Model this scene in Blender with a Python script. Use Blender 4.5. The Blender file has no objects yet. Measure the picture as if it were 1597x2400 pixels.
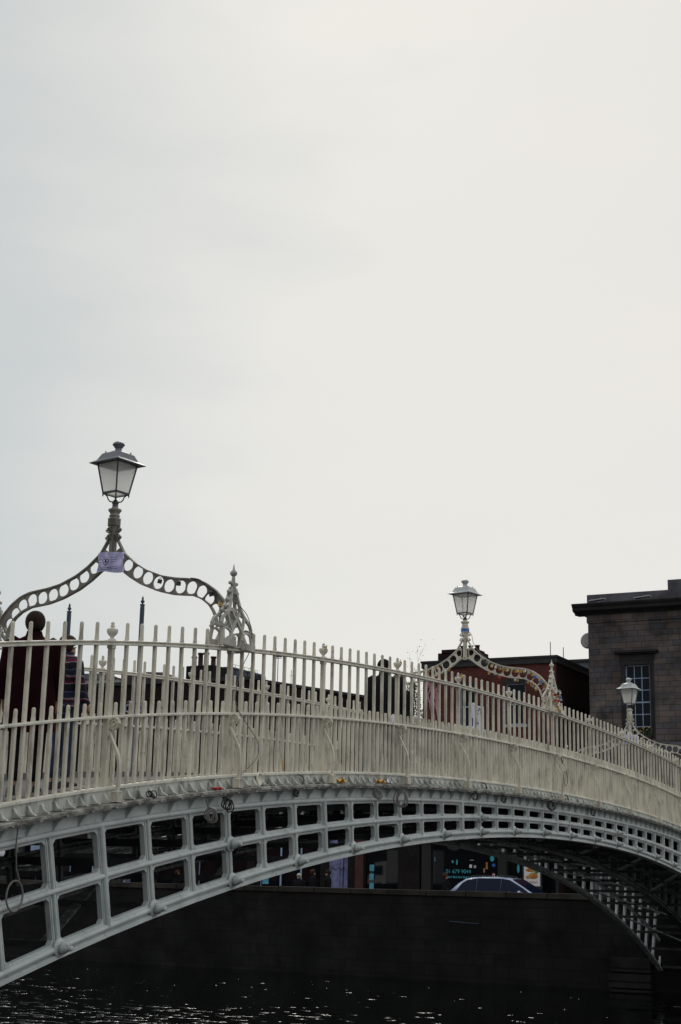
import bpy, math, random
from mathutils import Vector, Matrix
random.seed(7)
PI=math.pi; R=math.radians
sc=bpy.context.scene; COL=sc.collection

# ---------------------------------------------------------------- camera
CAM=Vector((-27.522543598,-9.059259611,-2.132718120)); YAW,PITCH,ROLL=1.10638348,0.24175037,0.02026047
fw=Vector((math.cos(PITCH)*math.sin(YAW),math.cos(PITCH)*math.cos(YAW),math.sin(PITCH)))
rt=Vector((math.cos(YAW),-math.sin(YAW),0)); up=rt.cross(fw)
rt2=rt*math.cos(ROLL)+up*math.sin(ROLL); up2=-rt*math.sin(ROLL)+up*math.cos(ROLL)
cd=bpy.data.cameras.new('camera'); cam=bpy.data.objects.new('camera',cd); COL.objects.link(cam); sc.camera=cam
m=Matrix((rt2,up2,-fw)).transposed().to_4x4(); m.translation=CAM; cam.matrix_world=m
cd.sensor_fit='VERTICAL'; cd.sensor_height=36; cd.sensor_width=24; cd.lens=3419.54/2400*36
cd.clip_start=.3; cd.clip_end=4000
# ---------------------------------------------------------------- sky, sun, exposure
SUN_AZ,SUN_EL=R(62),R(38)                       # azimuth from +Y towards +X
sund=Vector((math.cos(SUN_EL)*math.sin(SUN_AZ),math.cos(SUN_EL)*math.cos(SUN_AZ),math.sin(SUN_EL)))
glow=Vector((math.cos(R(36))*math.sin(R(96)),math.cos(R(36))*math.cos(R(96)),math.sin(R(36))))   # thinnest part of the cloud
w=bpy.data.worlds.new('World'); sc.world=w; w.use_nodes=True; nt=w.node_tree; N=nt.nodes; L=nt.links
N.clear()
wo=N.new('ShaderNodeOutputWorld'); bg=N.new('ShaderNodeBackground'); bg.inputs[1].default_value=.1
sky=N.new('ShaderNodeTexSky'); sky.sky_type='NISHITA'; sky.sun_disc=False; sky.sun_elevation=SUN_EL; sky.sun_rotation=SUN_AZ
tc=N.new('ShaderNodeTexCoord')
dp=N.new('ShaderNodeVectorMath'); dp.operation='DOT_PRODUCT'; L.new(tc.outputs['Generated'],dp.inputs[0]); dp.inputs[1].default_value=glow
mp=N.new('ShaderNodeMapping'); mp.inputs['Scale'].default_value=(1.2,1.2,4.5); L.new(tc.outputs['Generated'],mp.inputs[0])
ns=N.new('ShaderNodeTexNoise'); ns.inputs['Scale'].default_value=1.6; ns.inputs['Detail'].default_value=5; ns.inputs['Roughness'].default_value=.5; L.new(mp.outputs[0],ns.inputs[0])
ma=N.new('ShaderNodeMath'); ma.operation='MULTIPLY_ADD'; L.new(ns.outputs[0],ma.inputs[0]); ma.inputs[1].default_value=.30; L.new(dp.outputs['Value'],ma.inputs[2])
cr=N.new('ShaderNodeValToRGB'); L.new(ma.outputs[0],cr.inputs[0])
e=cr.color_ramp.elements
def rampcol(els,stops):
    while len(els)>2: els.remove(els[-1])
    for i,(p,c) in enumerate(stops):
        el=els[i] if i<2 else els.new(p)
        el.position=p; el.color=(*c,1)
rampcol(e,[(0.0,(.36,.33,.28)),(.30,(.42,.39,.34)),(.50,(.70,.73,.75)),(.68,(.80,.83,.84)),(.78,(.50,.53,.56)),(.83,(.58,.608,.60)),(.875,(.765,.755,.71)),(.95,(.81,.78,.73))])
sz=N.new('ShaderNodeSeparateXYZ'); L.new(tc.outputs['Generated'],sz.inputs[0])
mz=N.new('ShaderNodeMath'); mz.operation='MULTIPLY_ADD'; L.new(sz.outputs['Z'],mz.inputs[0]); mz.inputs[1].default_value=-.35; mz.inputs[2].default_value=.35
mw=N.new('ShaderNodeMath'); mw.operation='ADD'; L.new(ma.outputs[0],mw.inputs[0]); L.new(mz.outputs[0],mw.inputs[1])
ma2=N.new('ShaderNodeMapRange'); ma2.inputs['From Min'].default_value=-1; ma2.inputs['From Max'].default_value=1.5
L.new(mw.outputs[0],ma2.inputs[0]); L.new(ma2.outputs[0],cr.inputs[0])
vm=N.new('ShaderNodeVectorMath'); vm.operation='SCALE'; vm.inputs['Scale'].default_value=10.3; L.new(cr.outputs[0],vm.inputs[0])
mx=N.new('ShaderNodeMixRGB'); mx.inputs[0].default_value=.93; L.new(sky.outputs[0],mx.inputs[1]); L.new(vm.outputs[0],mx.inputs[2])
L.new(mx.outputs[0],bg.inputs[0]); L.new(bg.outputs[0],wo.inputs[0])
sl=bpy.data.lights.new('sun','SUN'); sl.energy=1.1; sl.angle=R(16); sl.color=(1,.95,.87)
so=bpy.data.objects.new('sun',sl); COL.objects.link(so); so.rotation_euler=sund.to_track_quat('Z','Y').to_euler(); so.location=(0,0,60)
sc.view_settings.view_transform='Standard'; sc.view_settings.look='None'; sc.view_settings.exposure=0; sc.view_settings.gamma=1; sc.view_settings.use_curve_mapping=False
try: sc.cycles.use_denoising=True
except Exception: pass

# ---------------------------------------------------------------- materials
def base(name):
    mt=bpy.data.materials.new(name); mt.use_nodes=True; n=mt.node_tree
    return mt,n,n.nodes['Principled BSDF']
def nd(n,t,**k):
    x=n.nodes.new(t)
    for a,b in k.items():
        if a.startswith('i_'): x.inputs[a[2:].replace('_',' ')].default_value=b
        else: setattr(x,a,b)
    return x
def mat(name,c,rough=.6,metal=0,var=.12,scale=3,spec=.5,bump=0):
    mt,n,b=base(name)
    b.inputs['Roughness'].default_value=rough; b.inputs['Metallic'].default_value=metal; b.inputs['Specular IOR Level'].default_value=spec
    g=nd(n,'ShaderNodeNewGeometry'); ns=nd(n,'ShaderNodeTexNoise',i_Scale=scale,i_Detail=4)
    n.links.new(g.outputs['Position'],ns.inputs[0])
    r=nd(n,'ShaderNodeValToRGB'); n.links.new(ns.outputs[0],r.inputs[0])
    rampcol(r.color_ramp.elements,[(.3,tuple(x*(1-var) for x in c)),(.7,tuple(min(1,x*(1+var)) for x in c))])
    n.links.new(r.outputs[0],b.inputs['Base Color'])
    if bump:
        bp=nd(n,'ShaderNodeBump',i_Strength=bump,i_Distance=.02); n.links.new(ns.outputs[0],bp.inputs['Height']); n.links.new(bp.outputs[0],b.inputs['Normal'])
    return mt
def paint(name,c,c2,stain=(.16,.12,.09),amount=.55,sz=(9,9,2.2),grime=(.10,.10,.09),gr=.62):
    """old painted cast iron: two tones, vertical run stains, small chips"""
    mt,n,b=base(name); b.inputs['Roughness'].default_value=.52; b.inputs['Specular IOR Level'].default_value=.4
    g=nd(n,'ShaderNodeNewGeometry'); P=g.outputs['Position']
    n1=nd(n,'ShaderNodeTexNoise',i_Scale=2.3,i_Detail=5); n.links.new(P,n1.inputs[0])
    r1=nd(n,'ShaderNodeValToRGB'); n.links.new(n1.outputs[0],r1.inputs[0]); rampcol(r1.color_ramp.elements,[(.36,c),(.66,c2)])
    mpg=nd(n,'ShaderNodeMapping'); mpg.inputs['Scale'].default_value=sz; n.links.new(P,mpg.inputs[0])
    n2=nd(n,'ShaderNodeTexNoise',i_Scale=1.0,i_Detail=7,i_Roughness=.65); n.links.new(mpg.outputs[0],n2.inputs[0])
    r2=nd(n,'ShaderNodeValToRGB'); n.links.new(n2.outputs[0],r2.inputs[0]); rampcol(r2.color_ramp.elements,[(gr-.08,(0,0,0)),(gr+.1,(1,1,1))])
    m1=nd(n,'ShaderNodeMixRGB'); ml=nd(n,'ShaderNodeMath',operation='MULTIPLY'); ml.inputs[1].default_value=amount
    n.links.new(r2.outputs[0],ml.inputs[0]); n.links.new(ml.outputs[0],m1.inputs[0]); n.links.new(r1.outputs[0],m1.inputs[1]); m1.inputs[2].default_value=(*grime,1)
    n3=nd(n,'ShaderNodeTexNoise',i_Scale=19,i_Detail=6,i_Roughness=.7); n.links.new(P,n3.inputs[0])
    r3=nd(n,'ShaderNodeValToRGB'); n.links.new(n3.outputs[0],r3.inputs[0]); rampcol(r3.color_ramp.elements,[(.635,(0,0,0)),(.69,(1,1,1))])
    m2=nd(n,'ShaderNodeMixRGB'); n.links.new(r3.outputs[0],m2.inputs[0]); n.links.new(m1.outputs[0],m2.inputs[1]); m2.inputs[2].default_value=(*stain,1)
    n.links.new(m2.outputs[0],b.inputs['Base Color'])
    bp=nd(n,'ShaderNodeBump',i_Strength=.25,i_Distance=.004); n.links.new(n3.outputs[0],bp.inputs['Height']); n.links.new(bp.outputs[0],b.inputs['Normal'])
    return mt
def bricks(name,c1,c2,mortar,bw,bh,ax='Y',msz=.012,rough=.9,var=.5,off=.5,bump=.4,patch=None):
    mt,n,b=base(name); b.inputs['Roughness'].default_value=rough; b.inputs['Specular IOR Level'].default_value=.25
    g=nd(n,'ShaderNodeNewGeometry'); s=nd(n,'ShaderNodeSeparateXYZ'); n.links.new(g.outputs['Position'],s.inputs[0])
    c=nd(n,'ShaderNodeCombineXYZ'); n.links.new(s.outputs[ax],c.inputs[0]); n.links.new(s.outputs['Z'],c.inputs[1])
    bt=nd(n,'ShaderNodeTexBrick',offset=off); bt.inputs['Scale'].default_value=1; bt.inputs['Brick Width'].default_value=bw; bt.inputs['Row Height'].default_value=bh
    bt.squash=1.35 if bw==.5 else 1; bt.squash_frequency=3
    bt.inputs['Mortar Size'].default_value=msz; bt.inputs['Mortar Smooth'].default_value=.15; bt.inputs['Bias'].default_value=-.1
    bt.inputs['Color1'].default_value=(*c1,1); bt.inputs['Color2'].default_value=(*c2,1); bt.inputs['Mortar'].default_value=(*mortar,1)
    n.links.new(c.outputs[0],bt.inputs[0])
    ns=nd(n,'ShaderNodeTexNoise',i_Scale=1.1,i_Detail=6,i_Roughness=.6); n.links.new(g.outputs['Position'],ns.inputs[0])
    r=nd(n,'ShaderNodeValToRGB'); n.links.new(ns.outputs[0],r.inputs[0]); rampcol(r.color_ramp.elements,[(.3,(1-var,)*3),(.7,(1+var*.6,)*3)])
    m=nd(n,'ShaderNodeMixRGB',blend_type='MULTIPLY'); m.inputs[0].default_value=1; n.links.new(bt.outputs[0],m.inputs[1]); n.links.new(r.outputs[0],m.inputs[2])
    out=m.outputs[0]
    if patch:
        n4=nd(n,'ShaderNodeTexNoise',i_Scale=.55,i_Detail=5); n.links.new(g.outputs['Position'],n4.inputs[0])
        r4=nd(n,'ShaderNodeValToRGB'); n.links.new(n4.outputs[0],r4.inputs[0]); rampcol(r4.color_ramp.elements,[(.45,(0,0,0)),(.62,(.75,.75,.75))])
        m4=nd(n,'ShaderNodeMixRGB',blend_type='MULTIPLY'); n.links.new(r4.outputs[0],m4.inputs[0]); n.links.new(out,m4.inputs[1]); m4.inputs[2].default_value=(*patch,1); out=m4.outputs[0]
    n.links.new(out,b.inputs['Base Color'])
    bp=nd(n,'ShaderNodeBump',i_Strength=bump,i_Distance=.02); n.links.new(bt.outputs[0],bp.inputs['Height']); n.links.new(bp.outputs[0],b.inputs['Normal'])
    return mt
def glossy(name,c,rough=.06,spec=.5,coat=0):
    mt,n,b=base(name); b.inputs['Base Color'].default_value=(*c,1); b.inputs['Roughness'].default_value=rough; b.inputs['Specular IOR Level'].default_value=spec; b.inputs['Coat Weight'].default_value=coat
    return mt
M={}
M['rail']=paint('cream_rail_paint',(.64,.61,.52),(.78,.74,.63))
M['railn']=paint('cream_baluster_paint',(.58,.54,.45),(.77,.72,.59),stain=(.13,.08,.05),gr=.575,amount=.62,grime=(.13,.115,.095))
M['plinth']=paint('plinth_paint',(.50,.52,.46),(.66,.67,.60),grime=(.05,.055,.06),amount=.8,sz=(7,7,2.2),gr=.56)
M['ledge']=paint('ledge_paint',(.36,.36,.32),(.50,.49,.44),grime=(.07,.06,.05),amount=.9,sz=(5,9,9),gr=.46)
M['girder']=paint('girder_paint',(.47,.51,.50),(.59,.63,.61),stain=(.20,.20,.19),amount=.35)
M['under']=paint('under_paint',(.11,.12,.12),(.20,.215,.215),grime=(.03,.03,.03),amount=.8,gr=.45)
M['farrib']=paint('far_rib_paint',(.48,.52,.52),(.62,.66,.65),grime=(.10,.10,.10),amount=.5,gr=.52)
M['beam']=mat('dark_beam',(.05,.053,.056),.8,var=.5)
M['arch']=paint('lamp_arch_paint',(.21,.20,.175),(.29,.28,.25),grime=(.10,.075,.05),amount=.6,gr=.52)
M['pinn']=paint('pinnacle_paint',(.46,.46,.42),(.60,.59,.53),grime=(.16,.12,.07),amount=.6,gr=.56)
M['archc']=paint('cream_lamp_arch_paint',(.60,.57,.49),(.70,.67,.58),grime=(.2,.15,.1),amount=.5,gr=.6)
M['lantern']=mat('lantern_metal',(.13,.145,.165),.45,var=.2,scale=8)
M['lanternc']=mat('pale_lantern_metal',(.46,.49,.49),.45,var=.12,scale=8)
M['bar_dark']=mat('lantern_bars',(.045,.05,.055),.5)
M['floor']=mat('deck_asphalt',(.07,.07,.072),.9,var=.3)
M['rust']=mat('rusty_iron',(.11,.06,.04),.85,var=.4,scale=20)
M['asphalt']=mat('asphalt',(.05,.05,.052),.9,var=.25)
M['pave']=mat('pavement',(.16,.16,.155),.85,var=.2)
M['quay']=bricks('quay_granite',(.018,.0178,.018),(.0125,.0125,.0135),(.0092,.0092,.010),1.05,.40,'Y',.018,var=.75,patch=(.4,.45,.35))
M['quayx']=bricks('abutment_granite',(.035,.035,.037),(.018,.018,.019),(.006,.006,.006),1.1,.42,'X',.03,var=.6)
M['coping']=bricks('coping_granite',(.05,.046,.04),(.028,.026,.022),(.008,.008,.007),1.5,.6,'Y',.02,var=.6)
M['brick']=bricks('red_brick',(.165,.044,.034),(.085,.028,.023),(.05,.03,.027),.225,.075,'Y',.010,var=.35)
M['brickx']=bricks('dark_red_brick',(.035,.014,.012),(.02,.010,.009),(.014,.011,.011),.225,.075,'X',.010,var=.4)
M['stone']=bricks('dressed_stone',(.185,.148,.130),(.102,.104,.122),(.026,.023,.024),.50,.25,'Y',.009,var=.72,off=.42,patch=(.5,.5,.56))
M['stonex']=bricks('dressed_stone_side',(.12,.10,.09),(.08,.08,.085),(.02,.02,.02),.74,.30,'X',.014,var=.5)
M['trim']=mat('stone_trim',(.095,.095,.115),.85,var=.45,scale=1.5,bump=.3)
M['trimd']=mat('dark_stone_trim',(.024,.021,.023),.85,var=.4,scale=2)
M['slate']=mat('slate',(.016,.017,.021),.6,var=.3)
M['lead']=mat('lead_roof',(.10,.12,.16),.5,var=.3)
M['darkwall']=bricks('shade_dark_brick',(.018,.013,.0125),(.011,.009,.009),(.008,.0075,.0075),.225,.075,'Y',.01,var=.5)  # the backlit terrace's shade is put into this near-black brick colour
M['render']=mat('pale_render',(.45,.46,.46),.8,var=.1)
M['tank']=mat('blue_tank',(.028,.04,.066),.55,var=.25,scale=1.2)
M['pot']=mat('clay_pot',(.06,.02,.018),.8,var=.3,scale=6)
M['glass']=glossy('window_glass',(.008,.015,.024),.05,.12)
M['shopglass']=glossy('shop_glass',(.005,.006,.008),.02,.55)
M['cyan']=mat('cyan_vinyl',(.05,.42,.52),.5,var=.05)
M['poster_blue']=mat('blue_poster',(.10,.36,.50),.5,var=.25,scale=6)
M['winframe']=mat('blue_white_frame',(.32,.42,.58),.5,var=.08)
M['white']=mat('white_paint',(.75,.75,.75),.5,var=.05)
M['lilac']=mat('lilac_door',(.20,.22,.42),.5,var=.35,scale=5)
M['black']=mat('black_paint',(.012,.012,.014),.5)
M['blackcloth']=mat('black_cloth',(.012,.012,.015),.95,spec=.1)
M['darkcloth']=mat('navy_cloth',(.02,.022,.032),.95,spec=.1)
M['redcloth']=mat('red_cloth',(.014,.0025,.005),.95,var=.3,scale=8,spec=.1)
_b=M['redcloth'].node_tree.nodes['Principled BSDF']; _b.inputs['Sheen Weight'].default_value=.18; _b.inputs['Sheen Tint'].default_value=(.75,.03,.08,1); _b.inputs['Sheen Roughness'].default_value=.35
M['skin']=mat('skin',(.42,.24,.17),.6,var=.08)
M['hair']=mat('dark_hair',(.022,.013,.009),.8,var=.4,scale=30,spec=.2)
M['hairg']=mat('white_hair',(.55,.53,.5),.8)
M['hairb']=mat('brown_hair',(.05,.025,.015),.8,var=.3,scale=30,spec=.2)
M['jean']=mat('jeans',(.03,.045,.10),.9,var=.3,scale=14)
M['carpaint']=glossy('silver_white_car_paint',(.40,.48,.66),.22,.6,1.0)
M['carglass']=glossy('car_glass',(.008,.014,.035),.05,.15)
M['tyre']=mat('tyre_rubber',(.02,.02,.02),.9)
M['alloy']=glossy('alloy',(.4,.4,.42),.3)
M['bark']=mat('bark',(.075,.055,.04),.9,var=.3)
M['leaf']=mat('spring_leaf',(.17,.21,.03),.7,var=.45,scale=2)
M['ivy']=mat('shrub_leaf',(.045,.075,.012),.7,var=.6,scale=3)
M['pink']=mat('pink_ribbon',(.75,.42,.52),.6,var=.2,scale=9)
M['cable']=mat('grey_cable',(.17,.16,.145),.6)
M['blackcable']=mat('black_cable',(.015,.015,.017),.5)
M['brownsack']=mat('brown_sack',(.11,.075,.06),.95,var=.5,scale=5)
M['greysack']=mat('grey_sack',(.38,.43,.40),.95,var=.4,scale=5)
M['green']=mat('green_board',(.04,.26,.09),.6,var=.25,scale=6)
M['yellow']=mat('yellow_plastic',(.75,.42,.05),.5,var=.25,scale=25)
M['red']=mat('red_petal',(.55,.02,.03),.6,var=.3,scale=30)
M['brass']=mat('brass',(.50,.34,.12),.35,metal=.6,var=.3,scale=30)
M['blue']=mat('blue_enamel',(.02,.15,.55),.4)
M['steel']=mat('steel',(.45,.45,.45),.35,metal=.6)
M['silver']=mat('silver_paint',(.24,.27,.34),.45,var=.4,scale=12)
M['mast']=mat('blue_grey_mast',(.035,.055,.10),.5,var=.2)
M['paper']=mat('white_paper',(.84,.85,.92),.8,var=.05)
M['hivis']=mat('hi_vis',(.45,.75,.03),.7)
M['redenamel']=mat('red_enamel',(.5,.02,.03),.4)
M['orange']=mat('fried_batter',(.45,.20,.04),.7,var=.5,scale=9)
M['inkblue']=mat('blue_ink',(.02,.03,.22),.8)
M['inkdark']=mat('dark_ink',(.02,.02,.10),.8)
def translucent(name,c,alpha=.5,mixf=.5):
    mt,n,b=base(name); o=n.nodes['Material Output']
    b.inputs['Base Color'].default_value=(*c,1); b.inputs['Roughness'].default_value=.5
    t=nd(n,'ShaderNodeBsdfTranslucent'); t.inputs[0].default_value=(*c,1)
    mxs=nd(n,'ShaderNodeMixShader'); mxs.inputs[0].default_value=mixf
    n.links.new(b.outputs[0],mxs.inputs[1]); n.links.new(t.outputs[0],mxs.inputs[2]); n.links.new(mxs.outputs[0],o.inputs[0])
    return mt
M['opal']=translucent('opal_glass',(.92,.91,.88),mixf=.6)
_n=M['opal'].node_tree; _o=_n.nodes['Material Output']; _l=_o.inputs[0].links[0].from_socket; _t=_n.nodes.new('ShaderNodeBsdfTransparent'); _t.inputs[0].default_value=(.95,.95,.94,1); _m=_n.nodes.new('ShaderNodeMixShader'); _m.inputs[0].default_value=.42
_n.links.new(_l,_m.inputs[1]); _n.links.new(_t.outputs[0],_m.inputs[2]); _n.links.new(_m.outputs[0],_o.inputs[0])
M['notice']=translucent('lilac_plastic_sleeve',(.60,.61,.93),mixf=.6)
M['cup']=translucent('white_cup_plastic',(.85,.86,.92),mixf=.3)
def stripes():
    mt,n,b=base('striped_knit'); b.inputs['Roughness'].default_value=.95
    g=nd(n,'ShaderNodeNewGeometry'); s=nd(n,'ShaderNodeSeparateXYZ'); n.links.new(g.outputs['Position'],s.inputs[0])
    ns=nd(n,'ShaderNodeTexNoise',i_Scale=14); n.links.new(g.outputs['Position'],ns.inputs[0])
    a=nd(n,'ShaderNodeMath',operation='MULTIPLY_ADD'); n.links.new(ns.outputs[0],a.inputs[0]); a.inputs[1].default_value=.05; n.links.new(s.outputs['Z'],a.inputs[2])
    f=nd(n,'ShaderNodeMath',operation='MULTIPLY'); n.links.new(a.outputs[0],f.inputs[0]); f.inputs[1].default_value=4.2
    q=nd(n,'ShaderNodeMath',operation='FRACT'); n.links.new(f.outputs[0],q.inputs[0])
    r=nd(n,'ShaderNodeValToRGB'); n.links.new(q.outputs[0],r.inputs[0]); r.color_ramp.interpolation='CONSTANT'
    rampcol(r.color_ramp.elements,[(0,(.008,.007,.014)),(.14,(.30,.27,.34)),(.18,(.13,.01,.035)),(.30,(.010,.008,.02)),(.45,(.30,.03,.06)),(.49,(.22,.22,.28)),(.54,(.014,.018,.045)),(.78,(.08,.09,.17)),(.83,(.010,.008,.016))])
    n.links.new(r.outputs[0],b.inputs['Base Color']); return mt
M['stripe']=stripes()
def water():
    mt,n,b=base('river_water'); b.inputs['Base Color'].default_value=(.002,.0025,.0025,1); b.inputs['Roughness'].default_value=.02; b.inputs['IOR'].default_value=1.33
    g=nd(n,'ShaderNodeNewGeometry'); mpg=nd(n,'ShaderNodeMapping'); mpg.inputs['Rotation'].default_value=(0,0,R(-26)); mpg.inputs['Scale'].default_value=(1.5,.8,1); n.links.new(g.outputs['Position'],mpg.inputs[0])
    a=nd(n,'ShaderNodeTexNoise',i_Scale=1.6,i_Detail=3,i_Roughness=.5); n.links.new(mpg.outputs[0],a.inputs[0])
    f=nd(n,'ShaderNodeTexNoise',i_Scale=2.2,i_Detail=2,i_Roughness=.5); n.links.new(mpg.outputs[0],f.inputs[0])
    pw=nd(n,'ShaderNodeMath',operation='POWER'); n.links.new(f.outputs[0],pw.inputs[0]); pw.inputs[1].default_value=12
    # breeze patch: ripples are steep on the open water upstream of the bridge, calm under the far wall
    s=nd(n,'ShaderNodeSeparateXYZ'); n.links.new(g.outputs['Position'],s.inputs[0])
    c=nd(n,'ShaderNodeTexNoise',i_Scale=.22,i_Detail=3); n.links.new(g.outputs['Position'],c.inputs[0])
    k=nd(n,'ShaderNodeMath',operation='MULTIPLY_ADD'); n.links.new(c.outputs[0],k.inputs[0]); k.inputs[1].default_value=-14; ky=nd(n,'ShaderNodeMath',operation='MULTIPLY_ADD'); n.links.new(s.outputs['Y'],ky.inputs[0]); ky.inputs[1].default_value=-.45; n.links.new(s.outputs['X'],ky.inputs[2]); kz=nd(n,'ShaderNodeMath',operation='ADD'); n.links.new(ky.outputs[0],kz.inputs[0]); kz.inputs[1].default_value=5.4; n.links.new(kz.outputs[0],k.inputs[2])
    mr=nd(n,'ShaderNodeMapRange'); mr.inputs['From Min'].default_value=2.5; mr.inputs['From Max'].default_value=-7; mr.inputs['To Min'].default_value=.05; mr.inputs['To Max'].default_value=1; n.links.new(k.outputs[0],mr.inputs[0])
    r=nd(n,'ShaderNodeMath',operation='MULTIPLY'); n.links.new(pw.outputs[0],r.inputs[0]); n.links.new(mr.outputs[0],r.inputs[1])
    ad=nd(n,'ShaderNodeMath',operation='MULTIPLY_ADD'); n.links.new(r.outputs[0],ad.inputs[0]); ad.inputs[1].default_value=120
    al=nd(n,'ShaderNodeMath',operation='MULTIPLY'); al.inputs[1].default_value=.02; n.links.new(a.outputs[0],al.inputs[0]); n.links.new(al.outputs[0],ad.inputs[2])
    bp=nd(n,'ShaderNodeBump',i_Strength=1,i_Distance=.09); n.links.new(ad.outputs[0],bp.inputs['Height']); n.links.new(bp.outputs[0],b.inputs['Normal'])
    return mt
M['water']=water()

# ---------------------------------------------------------------- mesh helpers
class MB:
    def __init__(s): s.v=[]; s.f=[]; s.mi=[]; s.cur=0; s.sm=[]
    def add(s,vs,fs,smooth=False):
        o=len(s.v); s.v+= [tuple(x) for x in vs]
        for f in fs: s.f.append(tuple(i+o for i in f)); s.mi.append(s.cur); s.sm.append(smooth)
    def box(s,x0,y0,z0,x1,y1,z1):
        s.add([(x,y,z) for z in (z0,z1) for y in (y0,y1) for x in (x0,x1)],[(0,2,3,1),(4,5,7,6),(0,1,5,4),(2,6,7,3),(0,4,6,2),(1,3,7,5)])
    def obox(s,c,ax,hs):
        c=Vector(c); a=[Vector(q)*h for q,h in zip(ax,hs)]
        s.add([c+a[0]*i+a[1]*j+a[2]*k for k in (-1,1) for j in (-1,1) for i in (-1,1)],[(0,2,3,1),(4,5,7,6),(0,1,5,4),(2,6,7,3),(0,4,6,2),(1,3,7,5)])
    def bar(s,a,b,wx,wz,upv=(0,0,1)):
        a,b=Vector(a),Vector(b); d=(b-a); l=d.length; d.normalize(); u=Vector(upv)
        sd=d.cross(u)
        if sd.length<1e-3: sd=d.cross(Vector((1,0,0)))
        sd.normalize(); u=sd.cross(d); s.obox((a+b)/2,(d,sd,u),(l/2,wx/2,wz/2))
    def loft(s,rings,closed=True,cap=True,smooth=False,loop=False):
        n=len(rings[0]); o=[]; 
        for r in rings: o+=list(r)
        fs=[]; k=len(rings)
        for i in range(k if loop else k-1):
            i2=(i+1)%k
            for j in range(n if closed else n-1):
                j2=(j+1)%n; fs.append((i*n+j,i*n+j2,i2*n+j2,i2*n+j))
        s.add(o,fs,smooth)
        if cap and closed and not loop:
            s.add(rings[0],[tuple(range(n))[::-1]]); s.add(rings[-1],[tuple(range(n))])
    def lathe(s,prof,c=(0,0,0),n=12,smooth=True,ax='Z',off=0):
        rings=[]
        for r,h in prof:
            ring=[]
            for i in range(n):
                a=2*PI*(i+off)/n; x,y=r*math.cos(a),r*math.sin(a)
                q={'Z':(x,y,h),'Y':(x,-h,y),'X':(h,x,y)}[ax]
                ring.append((c[0]+q[0],c[1]+q[1],c[2]+q[2]))
            rings.append(ring)
        s.loft(rings,smooth=smooth)
    def tube(s,pts,r,n=8,closed=False,smooth=True):
        pts=[Vector(p) for p in pts]; rings=[]; k=len(pts); last=None
        for i,p in enumerate(pts):
            if closed: d=pts[(i+1)%k]-pts[i-1]
            else: d=pts[min(i+1,k-1)]-pts[max(i-1,0)]
            if d.length<1e-9: d=Vector((0,0,1))
            d.normalize()
            if last is None:
                u=Vector((0,0,1)) if abs(d.z)<.9 else Vector((1,0,0))
            else: u=last
            sd=d.cross(u)
            if sd.length<1e-6: sd=d.cross(Vector((0,1,0)))
            sd.normalize(); u=sd.cross(d); last=u
            rr=r[i] if isinstance(r,(list,tuple)) else r
            rings.append([p+(sd*math.cos(2*PI*j/n)+u*math.sin(2*PI*j/n))*rr for j in range(n)])
        s.loft(rings,smooth=smooth,loop=closed)
    def strip(s,pts,nrm,wid,th):
        """flat ribbon: pts centre line, wid across (in plane), th along nrm"""
        pts=[Vector(p) for p in pts]; nv=Vector(nrm).normalized(); rings=[]
        for i,p in enumerate(pts):
            d=(pts[min(i+1,len(pts)-1)]-pts[max(i-1,0)]).normalized(); t=d.cross(nv).normalized()
            ww=wid[i] if isinstance(wid,(list,tuple)) else wid
            rings.append([p+t*ww/2+nv*th/2,p+t*ww/2-nv*th/2,p-t*ww/2-nv*th/2,p-t*ww/2+nv*th/2])
        s.loft(rings)
    def sphere(s,c,r,n=10,sq=(1,1,1)):
        k=n//2+1; rings=[]
        for i in range(k+1):
            a=PI*i/k; rr=max(math.sin(a),.01); rings.append([(c[0]+r*sq[0]*rr*math.cos(2*PI*j/n),c[1]+r*sq[1]*rr*math.sin(2*PI*j/n),c[2]+r*sq[2]*-math.cos(a)) for j in range(n)])
        s.loft(rings,smooth=True)
    def mesh(s,name,mats):
        me=bpy.data.meshes.new(name); me.from_pydata(s.v,[],s.f)
        for m_ in (mats if isinstance(mats,(list,tuple)) else [mats]): me.materials.append(M[m_] if isinstance(m_,str) else m_)
        me.polygons.foreach_set('material_index',s.mi); me.polygons.foreach_set('use_smooth',s.sm); me.update(); return me
    def build(s,name,mats,parent=None,loc=(0,0,0)):
        o=bpy.data.objects.new(name,s.mesh(name,mats)); COL.objects.link(o); o.location=loc
        if parent is not None: o.parent=parent
        return o
def link(name,me,parent=None,loc=(0,0,0),rot=None):
    o=bpy.data.objects.new(name,me); COL.objects.link(o); o.location=loc
    if rot: o.rotation_euler=rot
    if parent is not None: o.parent=parent
    return o
def tag(o,label=None,cat=None,group=None,kind=None):
    if label: o['label']=label
    if cat: o['category']=cat
    if group: o['group']=group
    if kind: o['kind']=kind
    return o
def thing(name,label,cat,loc=(0,0,0),rz=0,group=None):
    o=bpy.data.objects.new(name,None); o.empty_display_size=.2; COL.objects.link(o); o.location=loc; o.rotation_euler=(0,0,rz)
    return tag(o,label,cat,group)
def copy_tree(o,parent=None):
    c=o.copy(); COL.objects.link(c)
    if parent is not None: c.parent=parent
    for ch in list(o.children): copy_tree(ch,c)
    return c
def text_mesh(body,size,name,mt,parent,loc,rot,ext=.002):
    cu=bpy.data.curves.new(name,'FONT'); cu.body=body; cu.size=size; cu.extrude=ext; cu.align_x='CENTER'; cu.align_y='CENTER'
    t=bpy.data.objects.new(name,cu); COL.objects.link(t)
    me=bpy.data.meshes.new_from_object(t.evaluated_get(bpy.context.evaluated_depsgraph_get())); bpy.data.objects.remove(t)
    me.name=name; me.materials.clear(); me.materials.append(M[mt])
    return link(name,me,parent,loc,rot)
FACE=(R(90),0,R(-90))    # text standing in the Y-Z plane, read from -X

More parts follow.
